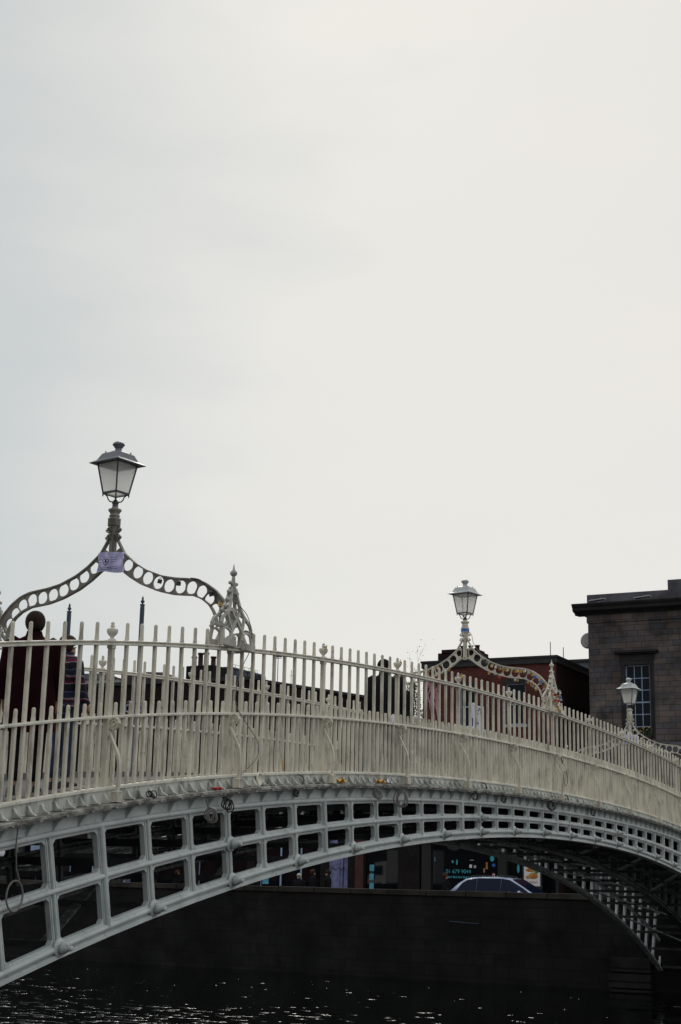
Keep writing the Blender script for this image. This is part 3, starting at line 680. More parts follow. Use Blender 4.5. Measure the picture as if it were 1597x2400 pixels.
def arm_locks(X,s,n,lo,hi,where,grp):
    for i in range(n):
        f=lo+(hi-lo)*random.random()**.8; j=int(f*79); src=u_ if random.random()<.6 else l_
        y,z=src[j]; 
        lock((X-.05+random.uniform(-.02,.02),W/2+s*(y-.015),deck(X)+z-(.02 if src is u_ else -.0)),random.choices(keys,wts)[0],where,grp)
arm_locks(0,-1,56,.30,.97,'on near arm of middle lamp arch','on the near arm of the middle lamp arch')
for i in range(26):
    lock((random.uniform(-.30,.20),random.uniform(-.14,-.09),deck(0)+1.0+random.choice([.06,.1,.16,.25,.33,.4])+random.uniform(-.02,.02)),random.choices(keys,wts)[0],'at foot of middle arch pinnacle','on the foot of the middle arch pinnacle')
arm_locks(0,1,5,.1,.5,'on far arm of middle lamp arch','on the far arm of the middle lamp arch')
for f,k in ((.50,('black',0)),(.63,('black',0)),(.86,('black',0)),(.94,('brass',0))):
    j=int(f*79); y,z=u_[j]; lock((-XT-.05,W/2-y+.02,deck(XT)+z-.02),k,'on near arm of nearest lamp arch','on the near arm of the nearest lamp arch')
for i in range(10):
    k=random.choice([('brass',0),('brass',1)]); x=XT-1.6+random.uniform(-.25,.25)
    lock((x,-.06,deck(x)+random.uniform(.3,.85)),k,'on railing bars before farthest lamp arch','on the near railing bars before the farthest lamp arch')
for k,(kx,d) in enumerate(((1,'third'),(2,'fourth'),(3,'fifth'),(4,'sixth'))):
    x=-XT+(kx-0)*S
    if kx in(1,2,3):
        lock((x-.0,-.05,deck(x)+1.165),('brass',0),f'looped on the neck of the {d} urn finial','on urn finials of the near railing')
for o in [o for o in COL.objects if o.name.startswith('padlock') and 'urn' in o['label']]:
    o['label']=o['label'].replace('small','little'); o.pop('group',None) if hasattr(o,'pop') else None
    if 'group' in o.keys(): del o['group']
ORD=['','first','second','third','fourth','fifth','sixth','seventh','eighth','ninth','tenth','eleventh','twelfth','thirteenth','fourteenth','fifteenth','sixteenth','seventeenth','eighteenth','nineteenth','twentieth','twenty first','twenty second']
from collections import defaultdict
dd_=defaultdict(list)
for o in COL.objects:
    if o.name.startswith('padlock'): dd_[o['label']].append(o)
for lb,os_ in dd_.items():
    if len(os_)<2: continue
    vert='pinnacle' in lb; rail='bars' in lb
    os_.sort(key=(lambda o:-o.location.z) if vert or rail else (lambda o:abs(o.location.y-W/2)))
    for i,o in enumerate(os_):
        o['label']=lb.replace('small ','')+(', %s such downward'%ORD[i+1] if vert or rail else ', %s such from lantern'%ORD[i+1])
# cables
def cable(name,pts,r,mt,label,group=None):
    a=MB(); P=[Vector(p) for p in pts]; out=[]
    for i in range(len(P)-1):
        p0,p1,p2,p3=P[max(i-1,0)],P[i],P[i+1],P[min(i+2,len(P)-1)]
        for k in range(6):
            t=k/6; out.append(.5*((2*p1)+(p2-p0)*t+(2*p0-5*p1+4*p2-p3)*t*t+(3*p1-p0-3*p2+p3)*t**3))
    out.append(P[-1]); a.tube(out,r,6); o=a.build(name,mt); return tag(o,label,'cable',group)
x0=-XT
cable('loose_cable',[(x0+.02,-.02,deck(x0)+1.55),(x0+.20,-.10,deck(x0)+1.40),(x0+.33,-.10,deck(x0)+1.15),(x0+.30,-.09,deck(x0)+.97),(x0+.10,-.09,deck(x0)+.70),(x0-.0,-.09,deck(x0)+.33),(x0+.2,-.11,deck(x0)+.12),(x0+.52,-.12,deck(x0)-.12),(x0+.50,-.12,deck(x0)-.32),(x0+.2,-.10,deck(x0)-.52),(x0+.12,-.1,deck(x0)-.62)],.005,'cable','thin grey cable trailing from the nearest pinnacle down over the railing')
cable('loose_cable',[(-.03,W/2-.06,2.70),(.0,W/2-.14,2.60),(-.02,W/2-.20,2.4),(-.03,W/2-.36,2.2),(-.05,W/2-.5,2.08)],.006,'cable','thin grey cable looping down from the middle lamp column')
cable('loose_cable',[(XT-.03,W/2-.06,deck(XT)+2.74),(XT,W/2-.13,deck(XT)+2.6),(XT-.02,W/2-.16,deck(XT)+2.4),(XT-.03,W/2-.30,deck(XT)+2.2)],.006,'cable','thin grey cable looping down from the farthest lamp column')
cable('loose_cable',[(x0-.03,.60,deck(x0)+1.88),(x0-.05,.45,deck(x0)+1.84),(x0-.06,.30,deck(x0)+1.72),(x0-.05,.22,deck(x0)+1.68),(x0-.06,.20,deck(x0)+1.55),(x0-.05,.12,deck(x0)+1.48)],.008,'blackcable','black cable taped along the top of the nearest arch arm')
def coil(x,z,r,mt,label,n=3,drop=.0,y=-.20):
    r*=.8
    a=MB()
    for k in range(n):
        ph=random.uniform(0,6); q=r*random.uniform(.75,1); a.tube([(x+.45*q*math.cos(t)+.01*k,y-.012*k-.6*q*math.cos(t)+.008*math.sin(3*t+k),z-drop-q*1.1*math.sin(t)-.01*k) for t in [2*PI*i/20 for i in range(20)]],.0085,6,closed=True)
    a.tube([(x,y+.02,z-drop+r),(x+.005,y+.05,z+.06)],.009,6)
    tag(a.build('cable_coil',mt),label,'cable coil','cable coils hanging below the ledge')
for x,dz,r,mt,lb,dr in ((-12.66,-.86,.085,'blackcable','thick black cable bundle under the ledge, left of the nearest pinnacle post foot',0),
    (-13.02,-.86,.10,'cable','grey cable ring dangling over a girder opening near the nearest pinnacle',.10),
    (-10.95,-.80,.05,'blackcable','tiny black cable loop under the ledge between the second and third stays',0),
    (-8.55,-.83,.085,'cable','small grey cable coil under the ledge below the yellow wrapper',0),
    (-7.72,-.86,.15,'cable','largest grey cable coil, dropping over the girder top chord',.04),
    (-4.7,-.82,.08,'blackcable','thin black cable loop under the ledge left of the fifth stay',0),
    (-3.35,-.82,.08,'blackcable','black cable hook under the ledge near the crown, right of the fifth stay',0),
    (-.85,-.83,.10,'blackcable','black cable coil under the ledge left of the middle arch foot',0),
    (1.9,-.84,.08,'blackcable','black cable coil under the ledge right of the crown',0)):
    coil(x,deck(x)+dz,r,mt,lb,4 if r>.08 else 2,dr)
a=MB(); x=-16.33
a.tube([(x,-.14,deck(x)-.76),(x+.0,-.13,deck(x)-.95),(x+.04,-.12,deck(x)-1.15),(x+.10,-.12,deck(x)-1.26)],.008,6)
a.tube([(x+.03+.12*math.cos(t),-.13,deck(x)-1.40+.14*math.sin(t)) for t in [2*PI*i/20 for i in range(20)]],.010,6,closed=True)
tag(a.build('cable_coil','cable'),'pale rope ring hanging in the leftmost girder opening','cable coil','cable coils hanging below the ledge')
a=MB(); x=-14.25; z=deck(x)-.66
for k in range(4): a.tube([(x+.05*math.cos(t+k)+.02*k,-.19-.01*k,z+.045*math.sin(t)*(.6+.3*k/3)) for t in [2*PI*i/14 for i in range(14)]],.006,5,closed=True)
tag(a.build('cable_coil','blackcable'),'tangled dark cable knot lying on the ledge right of the leftmost stay','cable coil')
for x,lb in ((-10.55,'twisted wire stub on the plinth left of the yellow wrapper'),(-3.9,'dark wire tangle on the plinth below the fifth stay'),(.6,'dark wire scrap on the plinth right of the middle pinnacle')):
    a=MB(); z=deck(x)-.63; a.tube([(x-.08,-.06,z+.05),(x-.02,-.09,z+.03),(x+.03,-.10,z-.03),(x+.0,-.09,z-.06),(x+.05,-.07,z-.02)],.010,6); tag(a.build('wire_scrap','cable' if x<-10 else 'blackcable'),lb,'wire')
a=MB(); x=.02; z=deck(0)-.30
a.tube([(x+.13*math.cos(t),-.24,z+.135*math.sin(t)) for t in [2*PI*i/28 for i in range(28)]],.008,6,closed=True)
tag(a.build('wire_ring','cable'),'thin wire hoop hung on the railing stay below the middle pinnacle','wire ring')
a=MB(); a.strip([(x+.03,-.14,deck(0)+.12),(x+.05,-.16,deck(0)+.04),(x+.07,-.17,deck(0)-.0)],(0,1,0),.05,.012); a.cur=1; a.strip([(x+.05,-.18,deck(0)+.0),(x+.12,-.19,deck(0)-.04)],(0,1,0),.02,.012)
tag(a.build('ribbon_knot',['black','pink']),'dark ribbon knot with a pink tail on the stay below the middle pinnacle','ribbon')
# litter on ledge
def petals(x,y,z,mt,name,label,cat,n=7,r=.03,sp=.07):
    a=MB()
    for i in range(n):
        a.sphere((x+random.uniform(-sp,sp),y+random.uniform(-.03,.03),z+random.uniform(0,.02)),r*random.uniform(.6,1),6,(1,1,.5))
    return tag(a.build(name,mt),label,cat)
petals(-12.75,-.13,deck(12.75)-.70,'red','red_flower','crushed red flower on the ledge left of the nearest pinnacle post foot','flower')
def wrapper(x,s,label,mt='yellow'):
    a=MB(); vs=[];nx=5
    for i in range(nx):
        for j in range(3): vs.append((x+(i/4-.5)*s,-.10-.04*j,deck(x)-.69+.035*abs(math.sin(i*2.1+j*1.7))*s/.2))
    a.add(vs,[(i*3+j,(i+1)*3+j,(i+1)*3+j+1,i*3+j+1) for i in range(4) for j in range(2)])
    a.add([(v[0],v[1],v[2]-.012) for v in vs],[(i*3+j,i*3+j+1,(i+1)*3+j+1,(i+1)*3+j) for i in range(4) for j in range(2)])
    a.add([(x-s*.2,-.12,deck(x)-.69),(x+s*.25,-.14,deck(x)-.69),(x+s*.1,-.13,deck(x)-.62),(x-s*.3,-.15,deck(x)-.63)],[(0,1,2,3)])
    tag(a.build('food_wrapper',mt),label,'wrapper')
wrapper(-9.55,.24,'crumpled yellow wrapper on the ledge right of the third stay foot'); wrapper(-8.25,.20,'flat yellow wrapper on the ledge next to the white cup lid')
wrapper(-8.0,.16,'torn white paper cone on the ledge next to the flat yellow wrapper','paper')
a=MB(); a.lathe([(.036,0),(.030,.11),(.027,.115),(.001,.115)],n=16); tag(a.build('plastic_cup','cup',None,(-7.62,-.02,deck(7.62)+.197)),'upturned white plastic cup standing on the middle rail','cup')
a=MB(); a.box(-.012,-.03,-.50,.012,-.027,-.36); tag(a.build('sticker','yellow',None,(-10.98,0,deck(10.98)-.02)),'worn yellow sticker on a short baluster near its foot','sticker')
a=MB(); a.lathe([(.0865,2.675),(.0865,2.725)],n=14); tag(a.build('blue_band','blue',None,(0,W/2,0)),'blue sticker band round the middle lamp column','sticker')
# torn poster on far side behind near railing (tied to tall bars)
t=thing('torn_poster','torn white poster with blue scribbles tied inside the near railing before the brick building','poster',(0,0,0))
def at_px(px,py,Y):
    d=fw+rt2*((px-798.5)/3419.54)-up2*((py-1200)/3419.54); k=(Y-CAM.y)/d.y; return CAM+d*k
P0=at_px(1106,1648,.07)
a=MB(); out=[(0,.0),(.26,.03),(.27,-.02),(.44,-.01),(.62,.0),(.62,-.5),(.55,-.66),(.50,-.9),(.46,-.6),(.40,-.52),(.30,-.55),(.22,-.80),(.15,-.6),(.0,-.62)]
out=[(p[0]*1.15,p[1]*.80) for p in out]
a.loft([[(x-.35+.0,0,z) for x,z in out],[(x-.35,.004,z) for x,z in out]])
s_=a.build('sheet','paper',t,(P0.x+.22,P0.y,P0.z))
a=MB()
a.tube([(-.24+.05*math.cos(q),-.006,-.32+.07*math.sin(q)) for q in [2*PI*i/16 for i in range(16)]],.010,5,closed=True)
for zz in (-.05,-.12,-.20,-.28,-.38): a.tube([(-.02,-.006,zz),(.03+.03*math.sin(zz*40),-.006,zz-.03),(.0+.09*abs(math.sin(zz*30)),-.006,zz-.05)],.009,5)
a.tube([(.12,-.006,-.05),(.2,-.006,-.08),(.18,-.006,-.12),(.27,-.006,-.15)],.009,5)
a.build('scribble','inkblue',s_)
a=MB()
for i in range(16):
    q=at_px(1000+random.uniform(0,14),1600+random.uniform(-4,4),.10); ln_=random.uniform(.15,.62); dx=random.uniform(.0,.55)
    a.tube([q,(q.x+dx*.35,q.y-.03,q.z-ln_*.3),(q.x+dx*.6+.04*math.sin(i*9),q.y+.02,q.z-ln_*.65),(q.x+dx*.75+.06*math.sin(i*5),q.y,q.z-ln_)],.0075,4)
tag(a.build('ribbon_bunch','pink'),'bunch of pale pink ribbons tied inside the near railing below the middle arch','ribbons')

# ================================================================ people
def skin_body(name,joints,edges,mt,parent=None,sub=1):
    """joints: {key:(x,y,z,r[,r2])}; one continuous skinned surface"""
    ks=list(joints); me=bpy.data.meshes.new(name); me.from_pydata([joints[k][:3] for k in ks],[(ks.index(a),ks.index(b)) for a,b in edges],[])
    o=bpy.data.objects.new(name,me); COL.objects.link(o)
    md=o.modifiers.new('s','SKIN'); md.use_smooth_shade=True; md.branch_smoothing=.4
    for i,k in enumerate(ks):
        v=me.skin_vertices[0].data[i]; j=joints[k]; v.radius=(j[3],j[4] if len(j)>4 else j[3]); v.use_root=(i==0)
    sb=o.modifiers.new('b','SUBSURF'); sb.levels=sub; sb.render_levels=sub
    dg=bpy.context.evaluated_depsgraph_get(); m2=bpy.data.meshes.new_from_object(o.evaluated_get(dg)); bpy.data.objects.remove(o)
    m2.name=name; m2.materials.clear(); m2.materials.append(M[mt]); return link(name,m2,parent)
def person(loc,face,h,label,coat,legs,hair,pose=None,coat_len=.80,bulk=1.0,bald=False,hat=None,group=None,wide=1.0,stoop=0,arm=None,glasses=False):
    """face: heading azimuth so that local +X is where the person looks"""
    t=thing('person',label,'person',loc,face,group); k=h/1.78
    P=lambda x,y,z: (x*k,y*k*wide,z*k)
    f=lambda z: stoop*max(0,z-.95)**1.3
    J={}; E=[]
    def j(n,x,y,z,r,r2=None): q=P(x+f(z),y,z); J[n]=(*q,r*k) if r2 is None else (*q,r*k,r2*k)
    j('pel',0,0,.95,.12,.145); j('wst',.0,0,1.10,.10,.13); j('chest',0,0,1.35,.115,.155); j('nb',-.01,0,1.485,.07,.10); j('nk',.0,0,1.54,.066); j('jaw',.022,0,1.585,.074); j('skull',.0,0,1.66,.092,.082); j('crown',-.005,0,1.715,.06)
    E+=[('pel','wst'),('wst','chest'),('chest','nb'),('nb','nk'),('nk','jaw'),('jaw','skull'),('skull','crown')]
    j('nose',.105,0,1.635,.012); E.append(('jaw','nose'))
    for s in (-1,1):
        j('ear%d'%s,-.005,s*.088,1.645,.016); E.append(('skull','ear%d'%s))
        j('sh%d'%s,-.01,s*.185,1.455,.034); a_=arm or {}
        el,wr=(-.02,s*.235,1.16),(.06,s*.23,.93)
        if s in a_: el,wr=a_[s]
        j('el%d'%s,*el,.04); j('wr%d'%s,*wr,.028); E+=[('chest','sh%d'%s),('sh%d'%s,'el%d'%s),('el%d'%s,'wr%d'%s)]
        d=(Vector(wr)-Vector(el)).normalized(); hx,hy,hz=Vector(wr)+d*.055; j('pm%d'%s,hx,hy,hz,.022,.034); E.append(('wr%d'%s,'pm%d'%s))
        for q in range(4):
            o_=(q-1.5)*.019; ln_=(.065,.075,.07,.055)[q]; tip=Vector((hx+o_,hy,hz))+d*(.035+ln_)+Vector((.01,-s*.015,0))
            mid=Vector((hx+o_,hy,hz))+d*(.03+ln_*.5); j('fa%d_%d'%(s,q),*mid,.0085); j('fb%d_%d'%(s,q),*tip,.007); E+=[('pm%d'%s,'fa%d_%d'%(s,q)),('fa%d_%d'%(s,q),'fb%d_%d'%(s,q))]
        j('th%d'%s,hx+.045,hy-s*.005,hz-.01,.009); E.append(('pm%d'%s,'th%d'%s))
        j('hp%d'%s,0,s*.09,.88,.085); j('kn%d'%s,.02+.05*s*(pose or 0),s*.10,.49,.055); j('an%d'%s,-.02-.12*s*(pose or 0),s*.10,.09,.038); j('ft%d'%s,.12-.12*s*(pose or 0),s*.115,.03,.032)
        E+=[('pel','hp%d'%s),('hp%d'%s,'kn%d'%s),('kn%d'%s,'an%d'%s),('an%d'%s,'ft%d'%s)]
    body=skin_body('body',J,E,'skin',t)
    g=1.0
    # coat: torso + sleeves
    jk=MB(); kw=k*wide
    rows=[(coat_len,.150*bulk**1.4,.195*bulk**1.2),(coat_len+.10,.148*bulk**1.3,.190*bulk**1.15),(1.12,.138*bulk,.175*bulk),(1.26,.142*bulk,.188*bulk),(1.36,.142*bulk,.200*bulk),(1.43,.132*bulk,.205*bulk**.5),(1.475,.112*bulk,.180*bulk**.5),(1.51,.092*bulk,.128),(1.535,.082,.090),(1.56,.080,.078),(1.585,.076,.074)]
    rings=[]
    for ri,(z,rx,ry) in enumerate(rows):
        rings.append([((rx*math.cos(2*PI*q/24)*(1+.02*math.sin(5*q+ri*1.3)))*k+f(z)*k,ry*math.sin(2*PI*q/24)*(kw if z<1.52 else k)*(1+.015*math.sin(7*q+ri)),z*k) for q in range(24)])
    jk.loft(rings,smooth=True)
    for s in (-1,1):
        S0,E0,R0=[Vector(J['%s%d'%(n_,s)][:3]) for n_ in ('sh','el','wr')]
        inner=Vector((S0.x,S0.y*.72,S0.z-.02*k)); pts=[inner,S0.lerp(inner,.35)+Vector((0,0,.004*k)),S0+Vector((0,s*.012*k,-.02*k)),S0.lerp(E0,.3),S0.lerp(E0,.65),E0,E0.lerp(R0,.35),E0.lerp(R0,.7),R0]
        jk.tube(pts,[q*k*bulk**.6 for q in (.062,.074,.078,.074,.066,.062,.056,.050,.046)],14)
    jk.build('jacket',coat,t)
    T={'p':(*J['pel'][:3],.11*k,.135*k)}; TE=[]
    for s in (-1,1):
        T['h%d'%s]=(*J['hp%d'%s][:3],.098*k); T['k%d'%s]=(*J['kn%d'%s][:3],.072*k); a3=J['an%d'%s]; T['a%d'%s]=(a3[0],a3[1],a3[2]+.02*k,.06*k); TE+=[('p','h%d'%s),('h%d'%s,'k%d'%s),('k%d'%s,'a%d'%s)]
    skin_body('trousers',T,TE,legs,t)
    sh=MB()
    for s in (-1,1): q=J['ft%d'%s]; a3=J['an%d'%s]; sh.loft([[(a3[0]-.05*k,a3[1]-.035*k,0),(a3[0]-.05*k,a3[1]+.035*k,0),(a3[0]-.05*k,a3[1]+.03*k,.09*k),(a3[0]-.05*k,a3[1]-.03*k,.09*k)],[(q[0],q[1]-.045*k,0),(q[0],q[1]+.045*k,0),(q[0],q[1]+.04*k,.075*k),(q[0],q[1]-.04*k,.075*k)],[(q[0]+.07*k,q[1]-.025*k,0),(q[0]+.07*k,q[1]+.025*k,0),(q[0]+.07*k,q[1]+.02*k,.03*k),(q[0]+.07*k,q[1]-.02*k,.03*k)]])
    sh.build('shoes','black',t)
    sx,sy,sz=J['skull'][:3]
    hm=MB(); rings=[]
    for i in range(9):
        ph=PI*i/8*.80; rr=math.sin(ph)**.85 if i else .02
        ring=[]
        for q in range(16):
            a_=2*PI*q/16; cx,cy=math.cos(a_),math.sin(a_)
            drop=1.0 if cx<.2 else .62       # hairline higher at the face
            hz=math.cos(ph) if cx<.15 else (max(math.cos(ph),.30) if cx>.5 else max(math.cos(ph),-.1))
            ring.append((sx-.010*k+(.108*k)*rr*cx,sy+.088*k*rr*cy,sz+.018*k+.100*k*hz))
        rings.append(ring)
    hm.loft(rings,smooth=True,cap=False)
    ho=hm.build('hair' if not hat else 'hat',hair if not hat else hat,t)
    sm=ho.modifiers.new('s','SOLIDIFY'); sm.thickness=.012; 
    if glasses:
        gm=MB(); 
        for s in (-1,1): gm.sphere((sx+.093*k,sy+s*.032*k,sz-.012*k),.022*k,8,(.3,1,.8)); gm.bar((sx+.085*k,sy+s*.05*k,sz-.01*k),(sx-.0*k,sy+s*.088*k,sz-.008*k),.006,.008)
        gm.build('sunglasses','black',t)
    else:
        ey=MB()
        for s in (-1,1): ey.sphere((sx+.078*k,sy+s*.03*k,sz-.015*k),.011*k,6)
        ey.build('eyes','black',t)
    return t
fz=lambda x: deck(x)+FLOOR
person((-15.42,.55,fz(15.42)),R(38),1.90,'man in a dark red jacket seen from behind at the left of the near railing','redcloth','blackcloth','hair',wide=1.10,coat_len=.62,bulk=1.18)
person((-14.66,.68,fz(14.66)),R(-15),1.66,'person in a striped knitted jumper and jeans beside the man in red','stripe','jean','hairb',wide=1.0,coat_len=.85,arm={-1:((.02,-.25,1.15),(.16,-.20,.98)),1:((-.02,.235,1.16),(.06,.23,.93))})
person((-16.35,.95,fz(16.35)),R(30),1.70,'ginger haired person half cut off by the left edge of the photo','redcloth','blackcloth','pot',wide=1.0)
person((-6.70,.50,fz(6.70)),R(40),1.86,'stooping person in a black coat and black woollen hat behind the near railing','blackcloth','blackcloth','hair',hat='blackcloth',stoop=.30,coat_len=.35,wide=1.1,bulk=1.15)
person((-6.02,.62,fz(6.02)),R(60),1.66,'dark haired person in a black coat just right of the one in the woollen hat','blackcloth','darkcloth','hair',coat_len=.35,wide=1.2,bulk=1.1)
# bundles behind the railing
def bundle(px0,px1,Y,z0,z1,mt,name,label,cat):
    A=at_px(px0,1790,Y);B=at_px(px1,1790,Y); a=MB(); n=12; rings=[]
    w_=(B.x-A.x)/2; cx=(A.x+B.x)/2; zf=fz(cx)
    for i in range(9):
        u=i/8; hh=(z0+(z1-z0)*u); rr=math.sin(PI*min(.92,max(.16,u*.8+.14)))**.45
        rings.append([(cx+w_*rr*math.cos(2*PI*q/n)*(1+.08*math.sin(q*3+i)),Y+.18*rr*math.sin(2*PI*q/n)*(1+.08*math.cos(q*2+i)),zf+hh) for q in range(n)])
    a.loft(rings,smooth=True); return tag(a.build(name,mt),label,cat)
bundle(806,852,.50,0,.92,'brownsack','blanket_bundle','brown blanket bundle heaped behind the railing right of the third stay','bundle')
bundle(838,868,.42,0,.35,'greysack','grey_bag','low grey bag beside the brown blanket bundle','bag')
t=thing('placard','white placard with green and blue stripes standing behind the near railing','placard',(0,0,0))
A=at_px(856,1760,.30);B=at_px(891,1760,.30)
a=MB(); a.box(A.x,.30,fz(A.x)+.02,B.x,.32,fz(A.x)+.80); bd=a.build('board','greysack',t)
a=MB(); ww=B.x-A.x; a.box(A.x+ww*.62,.292,fz(A.x)+.2,A.x+ww*.78,.2995,fz(A.x)+.78); a.build('green_stripe','green',bd)
a=MB(); a.box(A.x+ww*.2,.292,fz(A.x)+.1,A.x+ww*.3,.2995,fz(A.x)+.74); a.build('blue_stripe','jean',bd)

# ================================================================ buildings across the river
FX=34.0; GZ=-3.82
def facade(mb,x,y0,y1,z0,z1,ops,depth=.18,th=.35,yo=1):
    """wall in the Y-Z plane facing -X with real openings"""
    ys=sorted({y0,y1,*[o[0] for o in ops],*[o[1] for o in ops]}); zs=sorted({z0,z1,*[o[2] for o in ops],*[o[3] for o in ops]})
    ys=[y for y in ys if y0<=y<=y1]; zs=[z for z in zs if z0<=z<=z1]
    for a_,b_ in zip(ys[:-1],ys[1:]):
        for c_,d_ in zip(zs[:-1],zs[1:]):
            if any(o[0]<=a_+1e-6 and b_<=o[1]+1e-6 and o[2]<=c_+1e-6 and d_<=o[3]+1e-6 for o in ops): continue
            mb.add([(x,a_,c_),(x,b_,c_),(x,b_,d_),(x,a_,d_)],[(0,3,2,1)])
    for o in ops:
        a_,b_,c_,d_=o; x2=x+depth
        mb.add([(x,a_,c_),(x2,a_,c_),(x2,a_,d_),(x,a_,d_)],[(0,1,2,3)]); mb.add([(x,b_,c_),(x2,b_,c_),(x2,b_,d_),(x,b_,d_)],[(3,2,1,0)])
        mb.add([(x,a_,d_),(x2,a_,d_),(x2,b_,d_),(x,b_,d_)],[(0,1,2,3)]); mb.add([(x,a_,c_),(x,b_,c_),(x2,b_,c_),(x2,a_,c_)],[(0,1,2,3)])
def shell(mb,x,y0,y1,z0,z1,dp):
    mb.add([(x,y0,z0),(x+dp,y0,z0),(x+dp,y0,z1),(x,y0,z1)],[(0,1,2,3)]); mb.add([(x,y1,z0),(x+dp,y1,z0),(x+dp,y1,z1),(x,y1,z1)],[(3,2,1,0)])
    mb.add([(x+dp,y0,z0),(x+dp,y1,z0),(x+dp,y1,z1),(x+dp,y0,z1)],[(0,1,2,3)])
def window(parent,x,y0,y1,z0,z1,cols,rows,fm='winframe',gm='glass',bw=.03,sash=True):
    f=MB(); xx_=x+.10; e_=.05
    f.box(xx_,y0,z0,xx_+.06,y0+e_,z1); f.box(xx_,y1-e_,z0,xx_+.06,y1,z1); f.box(xx_+.001,y0+e_,z0,xx_+.059,y1-e_,z0+e_); f.box(xx_+.001,y0+e_,z1-e_,xx_+.059,y1-e_,z1)
    for i in range(1,cols): y=y0+e_+(y1-y0-2*e_)*i/cols; f.box(xx_+.01,y-bw/2,z0+e_,xx_+.045,y+bw/2,z1-e_)
    for i in range(1,rows):
        z=z0+e_+(z1-z0-2*e_)*i/rows; hw=bw/2*(1.8 if sash and i==rows//2 else 1); f.box(xx_+.012,y0+e_,z-hw,xx_+.043,y1-e_,z+hw)
    o=f.build('window',fm,parent); g=MB(); g.add([(xx_+.035,y0,z0),(xx_+.035,y1,z0),(xx_+.035,y1,z1),(xx_+.035,y0,z1)],[(0,3,2,1)]); g.build('pane',gm,o); return o
# --- stone building (right)
B=thing('stone_building','grey brown dressed stone building with cornice and sash window at right','building',(0,0,0))
SY=9.50; Y0=-9
ops=[(6.83,7.90,3.55,6.75)]+[(yy,yy+1.07,3.55,6.75) for yy in (2.6,-1.6,-5.8)]
a=MB(); facade(a,FX,Y0,SY,.6,8.67,ops); a.build('wall','stone',B)
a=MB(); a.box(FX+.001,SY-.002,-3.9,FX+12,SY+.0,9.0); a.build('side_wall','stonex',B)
a=MB(); shell(a,FX+.002,Y0,SY-.01,.6,9.0,12); a.box(FX+.3,Y0+.02,.5,FX+11.9,SY-.05,9.35); a.build('core','trimd',B)
a=MB(); facade(a,FX-.02,Y0,SY,-3.9,.6,[(yy,yy+1.6,-3.82,-.4) for yy in (7.2,4.6,-1.6,-5.4)],depth=.5); a.build('ground_floor_wall','trim',B)
for yy in (7.2,4.6,-1.6,-5.4): 
    a=MB(); a.box(FX+.42,yy,-3.82,FX+.47,yy+1.6,-.4); a.build('shopfront_door','black',B)
a=MB(); a.box(FX-.10,Y0,.45,FX+.02,SY+.05,.75); a.box(FX-.07,Y0,3.0,FX+.02,SY+.03,3.42); a.build('string_course','trim',B)
a=MB(); a.box(FX-.06,Y0,8.67,FX+.3,SY+.04,9.02)
a.build('frieze','stone',B)
a=MB()   # cornice
cp_=[(0,9.02),(-.12,9.04),(-.16,9.10),(-.42,9.14),(-.48,9.18),(-.50,9.28),(-.58,9.36),(-.62,9.42),(-.62,9.46),(0,9.52)]
a.loft([[(FX+x_,y_,z_) for x_,z_ in cp_] for y_ in (Y0,SY+.55)])
a.loft([[(FX+.0+u_q,SY+ -x_,z_) for x_,z_ in cp_] for u_q in (.3,12)])
a.box(FX+.001,SY-.3,9.03,FX+.299,SY+.5,9.45)
a.build('cornice','trimd',B)
a=MB(); n_=9; yy=SY+.02
a.box(FX-.02,5.92,9.50,FX+.45,SY+.02,9.93); a.box(FX-.035,Y0,9.50,FX+.5,5.92,10.36)
for k in range(12):
    y_=SY-.02-(k)*.98
    a.box(FX-.028,y_-.006,9.52,FX-.019,y_+.006,9.92)
a.build('parapet','trim',B)
for yy in (6.83,2.6,-1.6,-5.8):
    a=MB(); y0,y1=yy,yy+1.07
    for d,xx_ in ((.18,-.04),(.09,-.065)):
        a.box(FX+xx_,y0-d,3.55,FX+.0,y0-d+.085,6.75+d); a.box(FX+xx_,y1+d-.085,3.55,FX+.0,y1+d,6.75+d); a.box(FX+xx_,y0-d+.086,6.75+d-.085,FX,y1+d-.086,6.75+d)
    a.box(FX-.05,y0-.22,6.94,FX,y1+.22,7.20); a.box(FX-.16,y0-.34,7.21,FX,y1+.34,7.27); a.box(FX-.26,y0-.42,7.272,FX,y1+.42,7.34); a.box(FX-.20,y0-.38,7.342,FX,y1+.38,7.38)
    wf=window(B,FX,y0,y1,3.55,6.75,3,6); fr=a.build('window_surround','trimd',B)
    a=MB(); a.box(FX-.12,y0-.22,3.43,FX+.12,y1+.22,3.55); a.build('sill','trim',wf)
a=MB(); a.lathe([(.30,.0),(.34,.05),(.36,.10)],n=20,ax='X'); a.build('dish','render',tag(thing('satellite_dish','round pale satellite dish fixed to the left side of the stone building','satellite dish',(FX+.5,SY+.18,8.0),0)))
sd=[o for o in COL.objects if o.name.startswith('satellite_dish')][0]
a=MB(); a.tube([(0,0,0),(.2,-.1,-.1),(.3,-.2,-.1)],.03,6); a.tube([(.05,0,-.3),(-.3,0,-.1)],.015,6); a.build('bracket_arm','steel',sd)
for y_,lb in ((8.9,'floodlight panel on the left end of the stone cornice'),(6.9,'floodlight panel on the cornice below the raised parapet')):
    t=thing('floodlight',lb,'floodlight',(FX-.35,y_,9.55)); a=MB(); a.bar((-.2,.35,.0),(-.2,-.35,.06),.3,.04); a.build('panel','render',t); a=MB(); a.bar((-.1,0,0),(.33,0,.22),.015,.015); a.bar((-.1,0,-.07),(-.1,0,.03),.03,.03); a.build('bracket','steel',t)
t=thing('window_box','planter of dark leaves and yellow flowers on the stone building window sill','planter',(FX-.10,7.1,3.56))
a=MB(); a.box(-.13,-.3,0,.1,.62,.16); a.build('trough','black',t)
a=MB()
